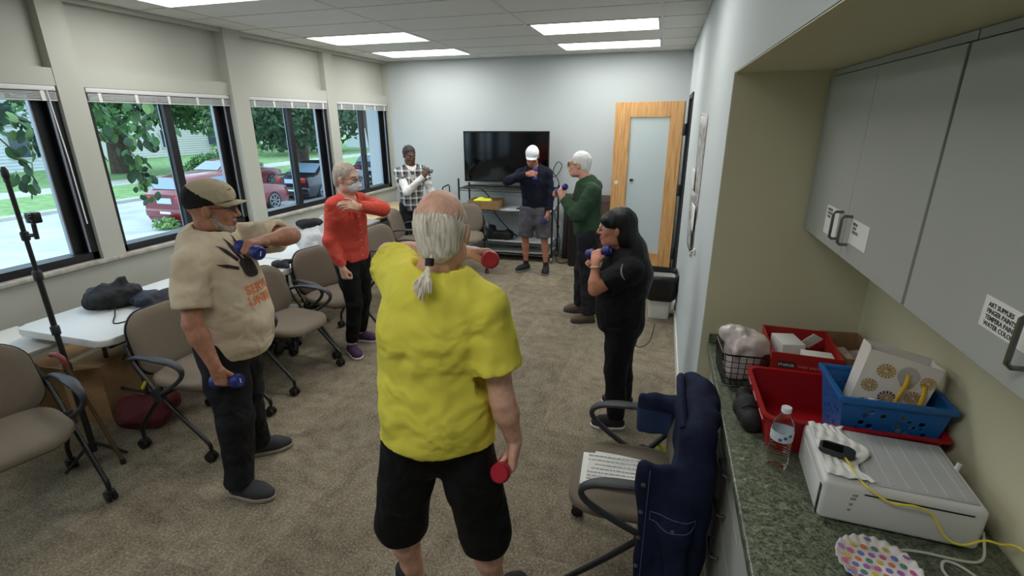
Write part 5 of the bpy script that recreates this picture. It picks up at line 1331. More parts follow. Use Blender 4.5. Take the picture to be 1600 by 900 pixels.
# ---------------------------------------------------------------- man in yellow, seen from behind
p = Person('person in a yellow t-shirt and black shorts with a white ponytail, seen from behind', 106, skin_mat('skin_fair_ruddy', (220, 172, 150), .14), 1.02, .009)
p.joints(head=(-.635, 1.40, 1.630), neck=(-.655, 1.385, 1.485), sh_r=(-.500, 1.40, 1.385), sh_l=(-.800, 1.41, 1.455), el_r=(-.437, 1.37, 1.075), wr_r=(-.408, 1.41, .895), el_l=(-.965, 1.63, 1.470), wr_l=(-.690, 1.715, 1.474),
         hip=(-.680, 1.375, .930), kn_r=(-.520, 1.40, .475), kn_l=(-.855, 1.37, .475), an_r=(-.510, 1.470, .085), an_l=(-.845, 1.430, .085))
p.head_frame(98, -4, 0, 1.03); p.lip = (170, 104, 96)
p.skin_body(hands={'r': ((.05, -.42, -.9), (-1, -.1, 0), 'grip'), 'l': ((.92, .35, 0), (.1, -.25, -.96), 'grip')}, arm_r=1.02, hh=.0045, leg_r=1.0)
p.eyes((190, 186, 180))
m_yel_t = cloth('tshirt_yellow', (230, 219, 84), .85)
o = p.shirt(m_yel_t, [(-.20, .212, -.01), (.10, .192, -.01), (.38, .176, -.005), (.66, .178, -.01), (.84, .156, -.01)], (-.68, 1.38, .900), sleeve=.66, sl_r=(.074, .094), neck=(.076, .012), wr=[((5, 5, 4), .010), ((12, 12, 7), .006), ((9, 9, 22), .0035)], hem_n=(-.05, 0, -1), fl=.70, shr=.066, sl={'r': .66, 'l': .42})
p.trousers(cloth('shorts_black', (15, 15, 17), .8), r=(.104, .094, .088, .086), hems={'r': 1.13, 'l': 1.13}, name='shorts', seat=(.158, .66), belt_t=.12, wr=[((8, 8, 6), .009), ((20, 20, 16), .004)])
for sd, td in (('r', (.42, .9)), ('l', (-.78, .62))): p.shoe(sd, td, mat('shoe_black_mesh', (22, 22, 24), .8), mat('sole_white', (206, 206, 202), .6), w=.045)
m_hw = mat('hair_white', (206, 200, 186), .55, spec=.4)
N, L, b = nodes(m_hw); tc = N.new('ShaderNodeTexCoord'); mp = N.new('ShaderNodeMapping'); mp.inputs['Scale'].default_value = (130, 130, 7); n1 = N.new('ShaderNodeTexNoise'); n1.inputs['Scale'].default_value = 1; n1.inputs['Detail'].default_value = 4
r1 = ramp(N, [(.3, lin(172, 160, 140)), (.5, lin(220, 211, 194)), (.7, lin(244, 239, 228))]); L.new(tc.outputs['Object'], mp.inputs[0]); L.new(mp.outputs[0], n1.inputs['Vector']); L.new(n1.outputs['Fac'], r1.inputs[0]); L.new(r1.outputs[0], b.inputs['Base Color'])
bp = N.new('ShaderNodeBump'); bp.inputs['Strength'].default_value = .5; bp.inputs['Distance'].default_value = .004; L.new(n1.outputs['Fac'], bp.inputs['Height']); L.new(bp.outputs[0], b.inputs['Normal'])
def fn(F):
    p.he(F, (0, -.020, .022), (.0805, .0965, .088)); p.he(F, (0, -.055, -.045), (.060, .045, .050), .03)
    p.hplane(F, (0, -.075, .045), (0, .62, 1)); p.hplane(F, (0, .045, 0), (0, 1, .1)); [p.hplane(F, (sg*.012, -.05, -.092), (sg*.75, .25, -1)) for sg in (-1, 1)]
    for sg in (-1, 1): p.he(F, (sg*.084, -.002, -.012), (.014, .028, .040), .01, 's')
hr = p.hair('hair', fn, m_hw, .005, wr=[((60, 60, 10), .002)])
knot0 = V(-.006, -.108, -.078)
mb = MB(); rg = random.Random(8)
for k in range(130):
    th = rg.uniform(-2.0, 2.0); z0 = rg.uniform(.02, .088-.012*abs(th)); st = V(.078*math.sin(th), -.02-.094*math.cos(th), z0); pts = []
    for q in range(9):
        u_ = q/8; w_ = st*(1-u_)+knot0*u_; w_[2] += .010*math.sin(PI*u_)*(1-abs(th)*.3)
        c_ = V(0, -.018, .026); dv = w_-c_; el = math.sqrt((dv[0]/.0765)**2+(dv[1]/.0965)**2+(dv[2]/.0905)**2); pts.append(c_+dv/el*(1.03-.01*(1-u_)) if u_ < .93 else w_)
    mb.tube([Vector(p.hp(*q)) for q in pts], [.0004]+[.0012]*7+[.002], 4)
p.mbpart('hair_strands', mb, m_hw, hr)['kind'] = 'stuff'
knot = V(p.hp(-.006, -.108, -.075))
mb = MB().tube([Vector(knot+V(0, -.004, .008)), Vector(knot+V(.001, -.012, -.012))], .013, 12); p.mbpart('hair_tie', mb, mat('tie_black', (20, 20, 22), .7), hr)
rg = random.Random(2)
for k in range(34):
    a = rg.uniform(-1, 1); l = rg.uniform(.05, .095)*(1.1-.35*abs(a)); e = knot+V(a*.030-.006, -.050-.012*rg.random(), -l-.010)
    mid = knot+V(a*.006, -.030, -.030)
    mb = MB().tube(arc([Vector(knot), Vector(mid), Vector((mid+e)/2+V(a*.006, -.008, -.004)), Vector(e)], 4), [.0045]*8+[.004, .0035, .0025, .002, .001], 6); p.mbpart('ponytail_strand', mb, m_hw, hr)
c, ax = p.grips['r']; dumbbell('red dumbbell hanging in the lowered hand of the man in yellow', c, ax, m_redw, .034, .17)
c, ax = p.grips['l']; dumbbell('red dumbbell raised in front of the man in yellow, end toward us', c, ax, m_redw, .034, .17)
# ---------------------------------------------------------------- man in the tan shirt and cap, left foreground
p = Person('person in a printed tan t-shirt and tan cap with a grey beard, left foreground', 24, skin_mat('skin_tan', (166, 116, 92), .16), 1.0, .009)
p.joints(head=(-2.085, 1.915, 1.555), neck=(-2.125, 1.905, 1.405), sh_r=(-2.070, 1.730, 1.325), sh_l=(-2.115, 2.065, 1.360), el_r=(-2.030, 1.640, 1.055), wr_r=(-1.950, 1.640, .845), el_l=(-1.790, 2.090, 1.395), wr_l=(-1.800, 1.930, 1.405),
         hip=(-2.130, 1.890, .865), kn_r=(-2.035, 1.770, .475), kn_l=(-2.185, 2.000, .475), an_r=(-2.060, 1.730, .085), an_l=(-2.245, 2.055, .085))
p.head_frame(36, -3, 0, 1.03); p.lip = (140, 82, 70)
p.skin_body(hands={'r': ((.15, .05, -1), (-.05, 1, 0), 'grip'), 'l': ((-.25, -1, .02), (-.1, .0, -1), 'grip')}, arm_r=1.08, hh=.0045)
p.eyes((120, 104, 92)); p.glasses(m_plast, lens=mat('lens_dark', (40, 36, 34), .1, alpha=.6))
m_tan = cloth('tshirt_tan', (206, 190, 164), .88)
sh = p.shirt(m_tan, [(-.10, .180, .02), (.06, .188, .045), (.28, .190, .060), (.52, .188, .035), (.72, .182, .005), (.86, .165, -.005)], (-2.11, 1.92, .815), sleeve=.74, sl_r=(.082, .080), neck=(.074, .018), wr=[((5, 5, 4), .010), ((12, 12, 8), .007), ((10, 10, 22), .003)], hem_n=(-.10, 0, -1), fl=.95, sl={'r': .74, 'l': .80}, h=.0085)
p.trousers(cloth('trousers_black', (24, 24, 28), .75), r=(.118, .092, .078, .078), name='trousers', seat=(.172, .78), belt_t=.10, wr=[((9, 9, 9), .008), ((22, 22, 16), .004)])
for sd, td in (('r', (.95, .12)), ('l', (.72, .62))): p.shoe(sd, td, mat('shoe_charcoal', (48, 50, 54), .8), mat('sole_taupe', (150, 140, 128), .7), w=.046, L_=.28, lace=(44, 44, 46))
m_cap = cloth('cap_khaki', (176, 164, 136), .85); m_capb = cloth('cap_black', (26, 26, 27), .85)
p.cap(m_cap, m_capb, m_cap, line=.016)
mb = MB().tube(arc([Vector(p.hp(.02, .096, .085)), Vector(p.hp(.03, .094, .09)), Vector(p.hp(.04, .088, .083)), Vector(p.hp(.046, .084, .088))], 4), .0018, 5); p.mbpart('embroidery', mb, m_capb, p.cap_o)
def fn(F):
    p.he(F, (0, .050, -.098), (.044, .044, .034)); p.he(F, (0, .080, -.060), (.030, .022, .012), .015)
    for sg in (-1, 1): F.chain([p.hp(sg*.062, .010, -.035), p.hp(sg*.056, .030, -.075), p.hp(sg*.03, .06, -.104)], [.010, .014, .018], .02)
    p.he(F, (0, .100, -.072), (.019, .016, .008), .006, 's'); p.hplane(F, (0, 0, -.02), (0, -.3, 1))
p.hair('beard', fn, mat('beard_grey', (158, 146, 134), .9, bump=(220, .8), var=(90, .35)), .005, wr=[((90, 90, 90), .003)])
# print: dark handprint with feathers, two lines of orange lettering
cf = V(p.fw); rr = V(p.rt); ang = .22
right = nrm(cf*0-rr*1); rightv = -right       # viewer's right when facing him = his left
O = p.spine(.72, .0)+V(p.rt)*.05
vr = -V(p.rt); up = V(0, 0, 1); nn = V(p.fw)
m_pr1 = mat('print_dark', (52, 40, 42), .85, var=(60, .5)); m_or = mat('print_orange', (226, 120, 72), .85, var=(120, .2))
mb = MB(); mb.prism(rrect(.085, .095, .03, 4), 0, .0005, T=M4((.0, -.01, 0)))
for k, (x, an, l) in enumerate(((-.035, .50, .10), (-.015, .22, .12), (.008, 0, .125), (.030, -.22, .11), (-.055, 1.05, .075))):
    mb.prism([(q[0], q[1]) for q in ((-.008, 0), (.008, 0), (.010, l*.6), (.002, l), (-.008, l*.6))], 0, .0005, T=M4((x, .035 if k < 4 else .0, 0), (0, 0, an)))
project(sh, p.base, mb.mesh('hand_print', m_pr1, False), O+up*.015, vr, up, nn, 'hand_print', sh)
for k, w in enumerate(('SERVE', 'UNITE')):
    me = text_mesh(w, .062, m_or, 0, 'CENTER', bold=.0012)
    project(sh, p.base, me, O-up*(.115+.058*k)+vr*.0, vr, up, nn, 'lettering', sh)
c, ax = p.grips['r']; dumbbell('blue dumbbell in the lowered hand of the man in the tan shirt', c, ax, m_bluew, .034, .165, logo=m_wmark)
c, ax = p.grips['l']; dumbbell('blue dumbbell held up at the chest of the man in the tan shirt', c, ax, m_bluew, .034, .165, logo=m_wmark)
# ---------------------------------------------------------------- masked woman in coral blouse
p = Person('person in a coral red embroidered blouse and face mask with short grey hair', -14, skin_mat('skin_pale', (204, 160, 138), .10), .95, .009)
p.joints(head=(-2.385, 3.495, 1.520), neck=(-2.405, 3.500, 1.375), sh_r=(-2.445, 3.375, 1.315), sh_l=(-2.375, 3.635, 1.320), el_r=(-2.470, 3.310, 1.045), wr_r=(-2.390, 3.310, .830), el_l=(-2.080, 3.480, 1.290), wr_l=(-2.195, 3.330, 1.325),
         hip=(-2.430, 3.510, .860), kn_r=(-2.395, 3.430, .470), kn_l=(-2.415, 3.590, .480), an_r=(-2.475, 3.430, .085), an_l=(-2.555, 3.700, .085))
p.head_frame(-2, -4, 0, .98)
p.skin_body(hands={'r': ((.2, -.02, -1), (.2, .9, .1), 'fist'), 'l': ((-.45, -.75, .25), (-.75, .1, -.3), 'relax')}, hh=.0055, hand_h=.005)
p.eyes((140, 130, 120)); p.glasses(mat('specs_dark', (60, 44, 40), .35), th=.002)
m_coral = cloth('blouse_coral', (202, 78, 64), .85)
sh = p.shirt(m_coral, [(-.06, .160, .005), (.10, .154, .010), (.36, .146, .010), (.62, .150, .010), (.84, .138, .0)], (-2.43, 3.51, .845), sleeve=1.94, sl_r=(.066, .060, .046), name='blouse', neck=(.068, .018), wr=[((8, 8, 7), .007), ((18, 18, 22), .004)], fl=.70, sl={'r': 1.97, 'l': 1.93}, shr=.064)
vr = -V(p.rt); nn = V(p.fw); up = Z3
m_gold2 = mat('embroidery_gold', (214, 120, 60), .6)
for k in range(26):
    rg = random.Random(k); a = PI*(1.0+k/25); r = .085+rg.uniform(-.02, .02)
    mb = MB(); mb.prism([(.009*math.cos(q*PI/3)*(1 if q % 2 else .5), .009*math.sin(q*PI/3)*(1 if q % 2 else .5)) for q in range(6)], 0, .0005, T=M4((0, 0, 0), (0, 0, rg.random()*3)))
    project(sh, p.base, mb.mesh('embroidery', m_gold2, False), p.spine(.92)+vr*r*math.cos(a)*.95+up*(r*math.sin(a)*.95), vr, up, nn, 'embroidery', sh)
for k in range(6):
    mb = MB(); mb.prism([(.006*math.cos(q*PI/5), .006*math.sin(q*PI/5)) for q in range(10)], 0, .003); project(sh, p.base, mb.mesh('button', mat('button_pearl', (226, 190, 160), .3), False), p.spine(.70-.125*k), vr, up, nn, 'button', sh, .004)
p.trousers(cloth('leggings_black', (13, 13, 15), .8), r=(.098, .070, .066, .052), hems={'r': 1.90, 'l': 1.90}, name='trousers', seat=(.150, .70), belt_t=.12, wr=[((9, 9, 9), .004), ((26, 26, 18), .002)])
m_purp = mat('shoe_purple', (66, 38, 72), .75, bump=(120, .3))
for sd, td in (('r', (.72, -.5)), ('l', (1, .12))): p.shoe(sd, td, m_purp, mat('sole_white', (206, 206, 202), .6), L_=.25, w=.042, lace=(110, 80, 120), sock=(mat('sock_white', (226, 226, 224), .9), .135))
m_hg = mat('hair_grey', (172, 160, 144), .6, bump=(120, .7), var=(60, .22))
def fn(F):
    p.he(F, (0, -.022, .036), (.081, .100, .094)); p.he(F, (0, -.065, -.03), (.066, .048, .06), .03); p.hplane(F, (0, .060, .05), (0, 1, -.55)); p.hplane(F, (0, -.03, -.085), (0, .5, -1))
    for sg in (-1, 1): p.he(F, (sg*.085, .008, -.02), (.02, .026, .038), .01, 's')
p.hair('hair', fn, m_hg, .006, wr=[((50, 50, 30), .004)])
m_mask = mat('mask_pale_blue', (196, 206, 214), .8, bump=(90, .15))
def fn(F):
    p.he(F, (0, .052, -.062), (.062, .060, .052)); F.cone(p.hp(0, .09, -.01), p.hp(0, .112, -.05), .012, .018, .02); p.hplane(F, (0, 0, -.018), (0, -.35, 1)); p.hplane(F, (0, .022, 0), (0, -1, 0)); p.hplane(F, (0, 0, -.112), (0, 0, -1))
mk = p.hair('face_mask', fn, m_mask, .005)
for k in range(3):
    z = -.045-.016*k; mb = MB().tube(arc([Vector(p.hp(-.055, .070, z)), Vector(p.hp(-.03, .104, z)), Vector(p.hp(0, .121, z)), Vector(p.hp(.03, .104, z)), Vector(p.hp(.055, .070, z))], 5), .0013, 5); p.mbpart('mask_pleat', mb, m_mask, mk)
for sg in (-1, 1):
    for z in (-.03, -.085):
        mb = MB().tube([Vector(p.hp(sg*.058, .05, z)), Vector(p.hp(sg*.074, .015, z*.6)), Vector(p.hp(sg*.083, -.012, -.005))], .0012, 5); p.mbpart('ear_loop', mb, m_mask, mk)
mb = MB().tube([Vector(p.J['wr_l']+V(p.fw)*0+V(math.cos(q), 0, math.sin(q))*.027+nrm(V(.115, .15, -.035))*.0) for q in [2*PI*k/16 for k in range(16)]], .004, 6, closed=True); p.mbpart('wristwatch', mb, mat('watch_gold', (180, 150, 90), .3, metal=.8))
# ---------------------------------------------------------------- woman in plaid overshirt, far left corner
p = Person('person in a black and white plaid overshirt with white sleeves, far window corner', -56, skin_mat('skin_brown', (96, 66, 52), .10), .95, .012)
p.joints(head=(-3.235, 6.200, 1.510), neck=(-3.225, 6.205, 1.365), sh_r=(-3.375, 6.130, 1.290), sh_l=(-3.090, 6.290, 1.300), el_r=(-3.180, 5.965, 1.060), wr_r=(-2.950, 6.030, 1.270), el_l=(-3.010, 6.33, 1.02), wr_l=(-2.99, 6.22, .82),
         hip=(-3.260, 6.220, .850), kn_r=(-3.33, 6.14, .47), kn_l=(-3.18, 6.23, .47), an_r=(-3.35, 6.18, .085), an_l=(-3.18, 6.27, .085))
p.head_frame(-44, -12, 0, .98); p.lip = (104, 60, 56)
p.skin_body(hands={'r': ((.35, .25, .85), (-.2, .8, -.2), 'grip'), 'l': ((0, -.1, -1), (-1, 0, 0), 'relax')}, hh=.007, hand_h=.006)
p.eyes((36, 28, 24))
m_wk = cloth('undershirt_white', (224, 222, 216), .85)
p.shirt(m_wk, [(.25, .130, .0), (.55, .148, .0), (.84, .130, 0)], p.spine(.3), sleeve=1.95, sl_r=(.058, .054, .042), name='undershirt', neck=(.058, .0), h=.010, fl=.68, shr=.060)
m_plaid = cloth('overshirt_plaid', (150, 150, 148), .85)
N, L, b = nodes(m_plaid); tc = N.new('ShaderNodeTexCoord'); sp = N.new('ShaderNodeSeparateXYZ'); L.new(tc.outputs['Object'], sp.inputs[0])
def band(src, freq, lo, hi, phase=0):
    m1 = N.new('ShaderNodeMath'); m1.operation = 'MULTIPLY_ADD'; m1.inputs[1].default_value = freq; m1.inputs[2].default_value = phase; L.new(src, m1.inputs[0])
    m2 = N.new('ShaderNodeMath'); m2.operation = 'FRACT'; L.new(m1.outputs[0], m2.inputs[0]); r = ramp(N, [(0, (lo,)*3), (.34, (lo,)*3), (.36, (hi,)*3), (.60, (hi,)*3), (.62, (lo*1.6+.1,)*3), (.98, (lo*1.6+.1,)*3)]); r.color_ramp.interpolation = 'CONSTANT'; L.new(m2.outputs[0], r.inputs[0]); return r
dt = N.new('ShaderNodeVectorMath'); dt.operation = 'DOT_PRODUCT'; dt.inputs[1].default_value = tuple(p.rt); L.new(tc.outputs['Object'], dt.inputs[0])
h_ = band(sp.outputs[2], 11, .03, .75); v_ = band(dt.outputs['Value'], 12, .03, .75, .2); mx = N.new('ShaderNodeMix'); mx.data_type = 'RGBA'; mx.inputs[0].default_value = .5; L.new(h_.outputs[0], mx.inputs[6]); L.new(v_.outputs[0], mx.inputs[7]); L.new(mx.outputs[2], b.inputs['Base Color'])
sh = p.shirt(m_plaid, [(-.12, .158, .0), (.10, .155, .004), (.36, .152, .004), (.62, .166, .0), (.84, .150, 0)], p.spine(-.14), sleeve=.42, sl_r=(.074, .080), name='overshirt', neck=(.070, .022), h=.010, fl=.72, cuts=(), wr=[((8, 8, 7), .006)])
me = MB().prism([(-.055, .09), (.055, .09), (.016, -.10), (-.004, -.12), (-.022, -.10)], 0, .0005).mesh('placket', m_wk, False); project(sh, p.base, me, p.spine(.86), -V(p.rt), Z3, V(p.fw), 'undershirt_front', sh, .004)
p.trousers(cloth('trousers_black', (24, 24, 28), .75), r=(.095, .075, .065, .060), name='trousers', seat=(.145, .72), belt_t=.1)
for sd in 'rl': p.shoe(sd, p.fw, mat('shoe_black_mesh', (22, 22, 24), .8), mat('sole_dark', (40, 40, 40), .7), L_=.25, h=.009)
m_hd = mat('hair_dark_grey', (52, 50, 50), .8, bump=(120, .9), var=(70, .4))
def fn(F):
    p.he(F, (0, -.022, .040), (.084, .100, .092)); p.he(F, (0, -.075, .01), (.06, .05, .06), .03); p.hplane(F, (0, .055, .05), (0, 1, -.5)); p.hplane(F, (0, -.03, -.05), (0, .5, -1))
    for sg in (-1, 1): p.he(F, (sg*.085, .008, -.02), (.02, .026, .038), .01, 's')
p.hair('hair', fn, m_hd, .008, wr=[((60, 60, 60), .006)])
c, ax = p.grips['r']; dumbbell('small grey dumbbell raised by the woman in plaid', c, ax, m_greyw, .028, .14, .042)
# ---------------------------------------------------------------- man in white cap by the television
p = Person('person in a navy long-sleeved top, grey shorts and white cap before the television', -80, skin_mat('skin_olive', (176, 120, 96), .10), .96, .012)
p.joints(head=(-1.560, 6.240, 1.520), neck=(-1.545, 6.290, 1.375), sh_r=(-1.715, 6.265, 1.300), sh_l=(-1.380, 6.320, 1.300), el_r=(-1.815, 6.090, 1.230), wr_r=(-1.565, 6.025, 1.320), el_l=(-1.325, 6.300, 1.050), wr_l=(-1.345, 6.230, .815),
         hip=(-1.540, 6.310, .860), kn_r=(-1.655, 6.270, .470), kn_l=(-1.400, 6.290, .470), an_r=(-1.660, 6.340, .085), an_l=(-1.375, 6.310, .085))
p.head_frame(-84, -20, 3, .98); p.lip = (150, 92, 84)
p.skin_body(hands={'r': ((.97, -.1, .12), (0, .95, -.3), 'grip'), 'l': ((-.05, -.1, -1), (-1, 0, 0), 'grip')}, hh=.007, hand_h=.006, leg_r=.92)
p.eyes((90, 74, 64))
p.shirt(cloth('top_navy', (16, 19, 36), .85), [(-.04, .165, .0), (.12, .160, .0), (.40, .164, .004), (.66, .178, .0), (.84, .158, -.004)], p.spine(-.02), sleeve=1.96, sl_r=(.066, .060, .044), name='long_sleeved_top', neck=(.064, .01), h=.010, fl=.68, wr=[((8, 8, 8), .006), ((20, 20, 20), .004)])
p.trousers(cloth('shorts_grey', (78, 76, 82), .85), r=(.118, .104, .1, .1), hems={'r': .98, 'l': .98}, name='shorts', seat=(.162, .70), belt_t=.06, h=.010, wr=[((8, 8, 6), .007)])
for sd, td in (('r', (-.62, -.80)), ('l', (.12, -1))): p.shoe(sd, td, mat('shoe_black_mesh', (22, 22, 24), .8), mat('sole_grey', (120, 120, 120), .7), h=.008, w=.045, sock=(mat('sock_dark', (34, 30, 34), .9), .15), lace=(90, 90, 92))
m_wcap = cloth('cap_white', (224, 228, 230), .8); p.cap(m_wcap, m_wcap, m_wcap, line=.010, dip=.018)
for k in range(3):
    mb = MB().tube([Vector(p.hp(-.028+.004*k, .095+.003*k, .072-.011*k)), Vector(p.hp(0, .104+.002*k, .076-.011*k)), Vector(p.hp(.028-.004*k, .095+.003*k, .072-.011*k))], .0028, 5); p.mbpart('cap_emblem', mb, m_navy, p.cap_o)
def fn(F):
    p.he(F, (0, -.02, .0), (.078, .088, .06)); p.hplane(F, (0, 0, .02), (0, 0, 1)); p.hplane(F, (0, .03, 0), (0, 1, 0)); p.hplane(F, (0, -.03, -.05), (0, .5, -1))
    for sg in (-1, 1): p.he(F, (sg*.085, .0, -.012), (.02, .028, .036), .01, 's')
p.hair('hair', fn, mat('hair_silver', (170, 166, 160), .7, bump=(120, .6), var=(60, .2)), .008)
c, ax = p.grips['r']; dumbbell('blue dumbbell at the chest of the man in the white cap', c, ax, m_bluew, .030, .15, .046)
c, ax = p.grips['l']; dumbbell('blue dumbbell in the lowered hand of the man in the white cap', c, ax, m_bluew, .030, .15, .046)
# ---------------------------------------------------------------- man in green sweater
p = Person('person in a green sweater and black trousers with white hair and glasses', 172, skin_mat('skin_pink', (206, 152, 132), .10), .97, .010)
p.joints(head=(-.755, 4.885, 1.545), neck=(-.685, 4.880, 1.395), sh_r=(-.620, 5.040, 1.315), sh_l=(-.590, 4.715, 1.310), el_r=(-.76, 5.05, 1.11), wr_r=(-.93, 4.97, 1.22), el_l=(-.720, 4.640, 1.100), wr_l=(-.880, 4.755, 1.235),
         hip=(-.630, 4.880, .870), kn_r=(-.690, 4.960, .475), kn_l=(-.615, 4.800, .475), an_r=(-.700, 4.975, .085), an_l=(-.580, 4.720, .085))
p.head_frame(177, 3, 0, .98); p.lip = (176, 104, 96)
p.skin_body(hands={'r': ((-.75, -.4, .5), (.1, -.9, -.1), 'grip'), 'l': ((-.45, .15, .85), (.5, .85, .15), 'grip')}, hh=.006, hand_h=.005)
p.eyes((200, 194, 186)); p.glasses(mat('specs_brown', (70, 44, 36), .35), .025, .019, mat('lens_rose', (96, 62, 56), .1, alpha=.72), .0028)
p.shirt(cloth('sweater_green', (46, 68, 48), .92, bump=(160, .3)), [(-.02, .158, .010), (.12, .166, .018), (.36, .168, .016), (.62, .172, .0), (.84, .152, -.012)], p.spine(.02), sleeve=1.94, sl_r=(.074, .070, .050), name='sweater', neck=(.064, .012), h=.0095, fl=.80, wr=[((8, 8, 8), .008), ((20, 20, 20), .004)], hem_n=(.12, 0, -1))
m_col = mat('collar_white', (220, 218, 212), .8)
mb = MB().tube([Vector(p.J['neck']+V(math.cos(q)*.058-.010, math.sin(q)*.058, -.010+.020*math.cos(q))) for q in [2*PI*k/20 for k in range(20)]], .008, 6, closed=True); p.mbpart('collar', mb, m_col)
p.trousers(cloth('trousers_black', (24, 24, 28), .75), r=(.108, .088, .080, .076), name='trousers', seat=(.155, .80), belt_t=.14, wr=[((9, 9, 9), .007), ((20, 20, 16), .004)])
mb = MB().tube([Vector(p.spine(.07)+V(p.fw)*.128*math.cos(q)+V(p.rt)*.158*math.sin(q)) for q in [2*PI*k/28 for k in range(28)]], .012, 6, closed=True); p.mbpart('belt', mb, mat('belt_black', (20, 18, 17), .5))
m_brn = mat('shoe_brown', (84, 70, 54), .7)
for sd, td in (('r', (-.97, -.1)), ('l', (-.95, -.3))): p.shoe(sd, td, m_brn, mat('sole_dark', (40, 40, 40), .7), h=.007, lace=(70, 58, 46))
m_hww = mat('hair_bright_white', (226, 224, 220), .6, bump=(120, .6), var=(60, .12))
def fn(F):
    p.he(F, (0, -.020, .038), (.081, .100, .090)); p.he(F, (0, -.06, -.02), (.066, .05, .06), .03); p.hplane(F, (0, .062, .06), (0, 1, -.35)); p.hplane(F, (0, -.03, -.07), (0, .5, -1))
    for sg in (-1, 1): p.he(F, (sg*.085, .008, -.02), (.02, .026, .038), .01, 's')
p.hair('hair', fn, m_hww, .007, wr=[((50, 50, 30), .003)])
c, ax = p.grips['l']; dumbbell('blue dumbbell held upright at the chest of the man in green', c, ax, m_bluew, .030, .15, .046)
# ---------------------------------------------------------------- woman in black with long black hair
p = Person('person in black t-shirt and leggings with long black hair, by the right wall', 178, skin_mat('skin_warm', (188, 128, 102), .08), .88, .009)
p.joints(head=(-.225, 3.000, 1.335), neck=(-.165, 3.005, 1.195), sh_r=(-.145, 3.155, 1.110), sh_l=(-.120, 2.865, 1.110), el_r=(-.29, 3.17, .95), wr_r=(-.36, 3.03, 1.09), el_l=(-.318, 2.815, .995), wr_l=(-.325, 2.865, 1.145),
         hip=(-.150, 3.020, .760), kn_r=(-.150, 3.140, .415), kn_l=(-.170, 2.945, .415), an_r=(-.115, 3.245, .075), an_l=(-.150, 2.935, .075))
p.head_frame(183, 2, 0, .95); p.lip = (166, 88, 84)
p.skin_body(hands={'r': ((-.2, -.8, .5), (.6, -.2, -.5), 'grip'), 'l': ((-.05, .55, .65), (.35, .5, -.5), 'grip')}, hh=.005, hand_h=.0045)
p.eyes((26, 22, 20)); p.glasses(mat('specs_silver', (150, 140, 136), .3, metal=.7), .024, .018)
m_blk = cloth('tshirt_black', (14, 14, 16), .85)
sh = p.shirt(m_blk, [(-.12, .185, .012), (.10, .190, .020), (.36, .190, .020), (.62, .190, .010), (.84, .158, -.010)], p.spine(-.16), sleeve=.70, sl_r=(.084, .098), neck=(.068, .012), fl=.86, wr=[((8, 8, 7), .008), ((18, 18, 20), .004)])
me = text_mesh('(', .09, mat('print_grey', (120, 122, 126), .8), 0, 'CENTER'); project(sh, p.base, me, p.spine(.80)+V(-.02, 0, -.03), V(.97, .1, .2), V(-.2, 0, 1), V(.1, -1, .1), 'sleeve_print', sh)
p.trousers(m_blk, r=(.118, .082, .074, .060), name='leggings', seat=(.172, .88), belt_t=.12, wr=[((9, 9, 9), .004)])
m_shb = mat('shoe_black_knit', (26, 20, 22), .85, bump=(150, .3))
for sd, td in (('r', (-1, -.06)), ('l', (-1, -.12))): p.shoe(sd, td, m_shb, mat('sole_white', (206, 206, 202), .6), L_=.265, w=.045, lace=(30, 26, 28))
m_hb = mat('hair_black', (11, 10, 11), .5, spec=.3, bump=(1, 0))
N, L, b = nodes(m_hb); tc = N.new('ShaderNodeTexCoord'); mp = N.new('ShaderNodeMapping'); mp.inputs['Scale'].default_value = (160, 160, 6); n1 = N.new('ShaderNodeTexNoise'); n1.inputs['Scale'].default_value = 1; L.new(tc.outputs['Object'], mp.inputs[0]); L.new(mp.outputs[0], n1.inputs['Vector'])
bp = N.new('ShaderNodeBump'); bp.inputs['Strength'].default_value = .5; bp.inputs['Distance'].default_value = .004; L.new(n1.outputs['Fac'], bp.inputs['Height']); L.new(bp.outputs[0], b.inputs['Normal'])
def fn(F):
    p.he(F, (0, -.020, .038), (.088, .108, .098)); p.he(F, (0, -.055, -.04), (.084, .062, .09), .03)
    F.chain([p.hp(0, -.070, -.05), p.hp(0, -.140, -.16), p.hp(0, -.195, -.30), p.hp(.0, -.205, -.40)], [.084, .092, .086, .055], .04, p.fw, .62)
    p.hplane(F, (0, .078, .01), (0, 1, -.55))
    for sg in (-1, 1): p.he(F, (sg*.085, .030, -.045), (.03, .040, .060), .012, 's')
    p.he(F, (0, .075, .045), (.064, .030, .034), .02); p.he(F, (0, .11, -.035), (.07, .055, .060), .01, 's')
p.hair('hair', fn, m_hb, .006, pad=.47, wr=[((60, 60, 8), .003)])
c, ax = p.grips['l']; dumbbell('blue dumbbell held to the chest by the woman in black', c, ax, m_bluew, .032, .16, .05, logo=m_wmark)
w = p.J['wr_l']; u = nrm(p.J['wr_l']-p.J['el_l']); a_ = nrm(np.cross(u, V(0, 1, 0))); b_ = np.cross(u, a_)
mb = MB().tube([Vector(w-u*.025+(a_*math.cos(q)+b_*math.sin(q))*.029) for q in [2*PI*k/18 for k in range(18)]], .005, 6, closed=True); p.mbpart('wristwatch', mb, mat('watch_silver', (190, 180, 160), .3, metal=.8))
mb = MB().tube(arc([(.045, 3.03, .73), (.02, 3.04, .60), (-.04, 3.03, .56), (-.08, 3.02, .60)], 6), .003, 6); p.mbpart('earphone_cord', mb, mat('cord_brown', (110, 90, 74), .6))
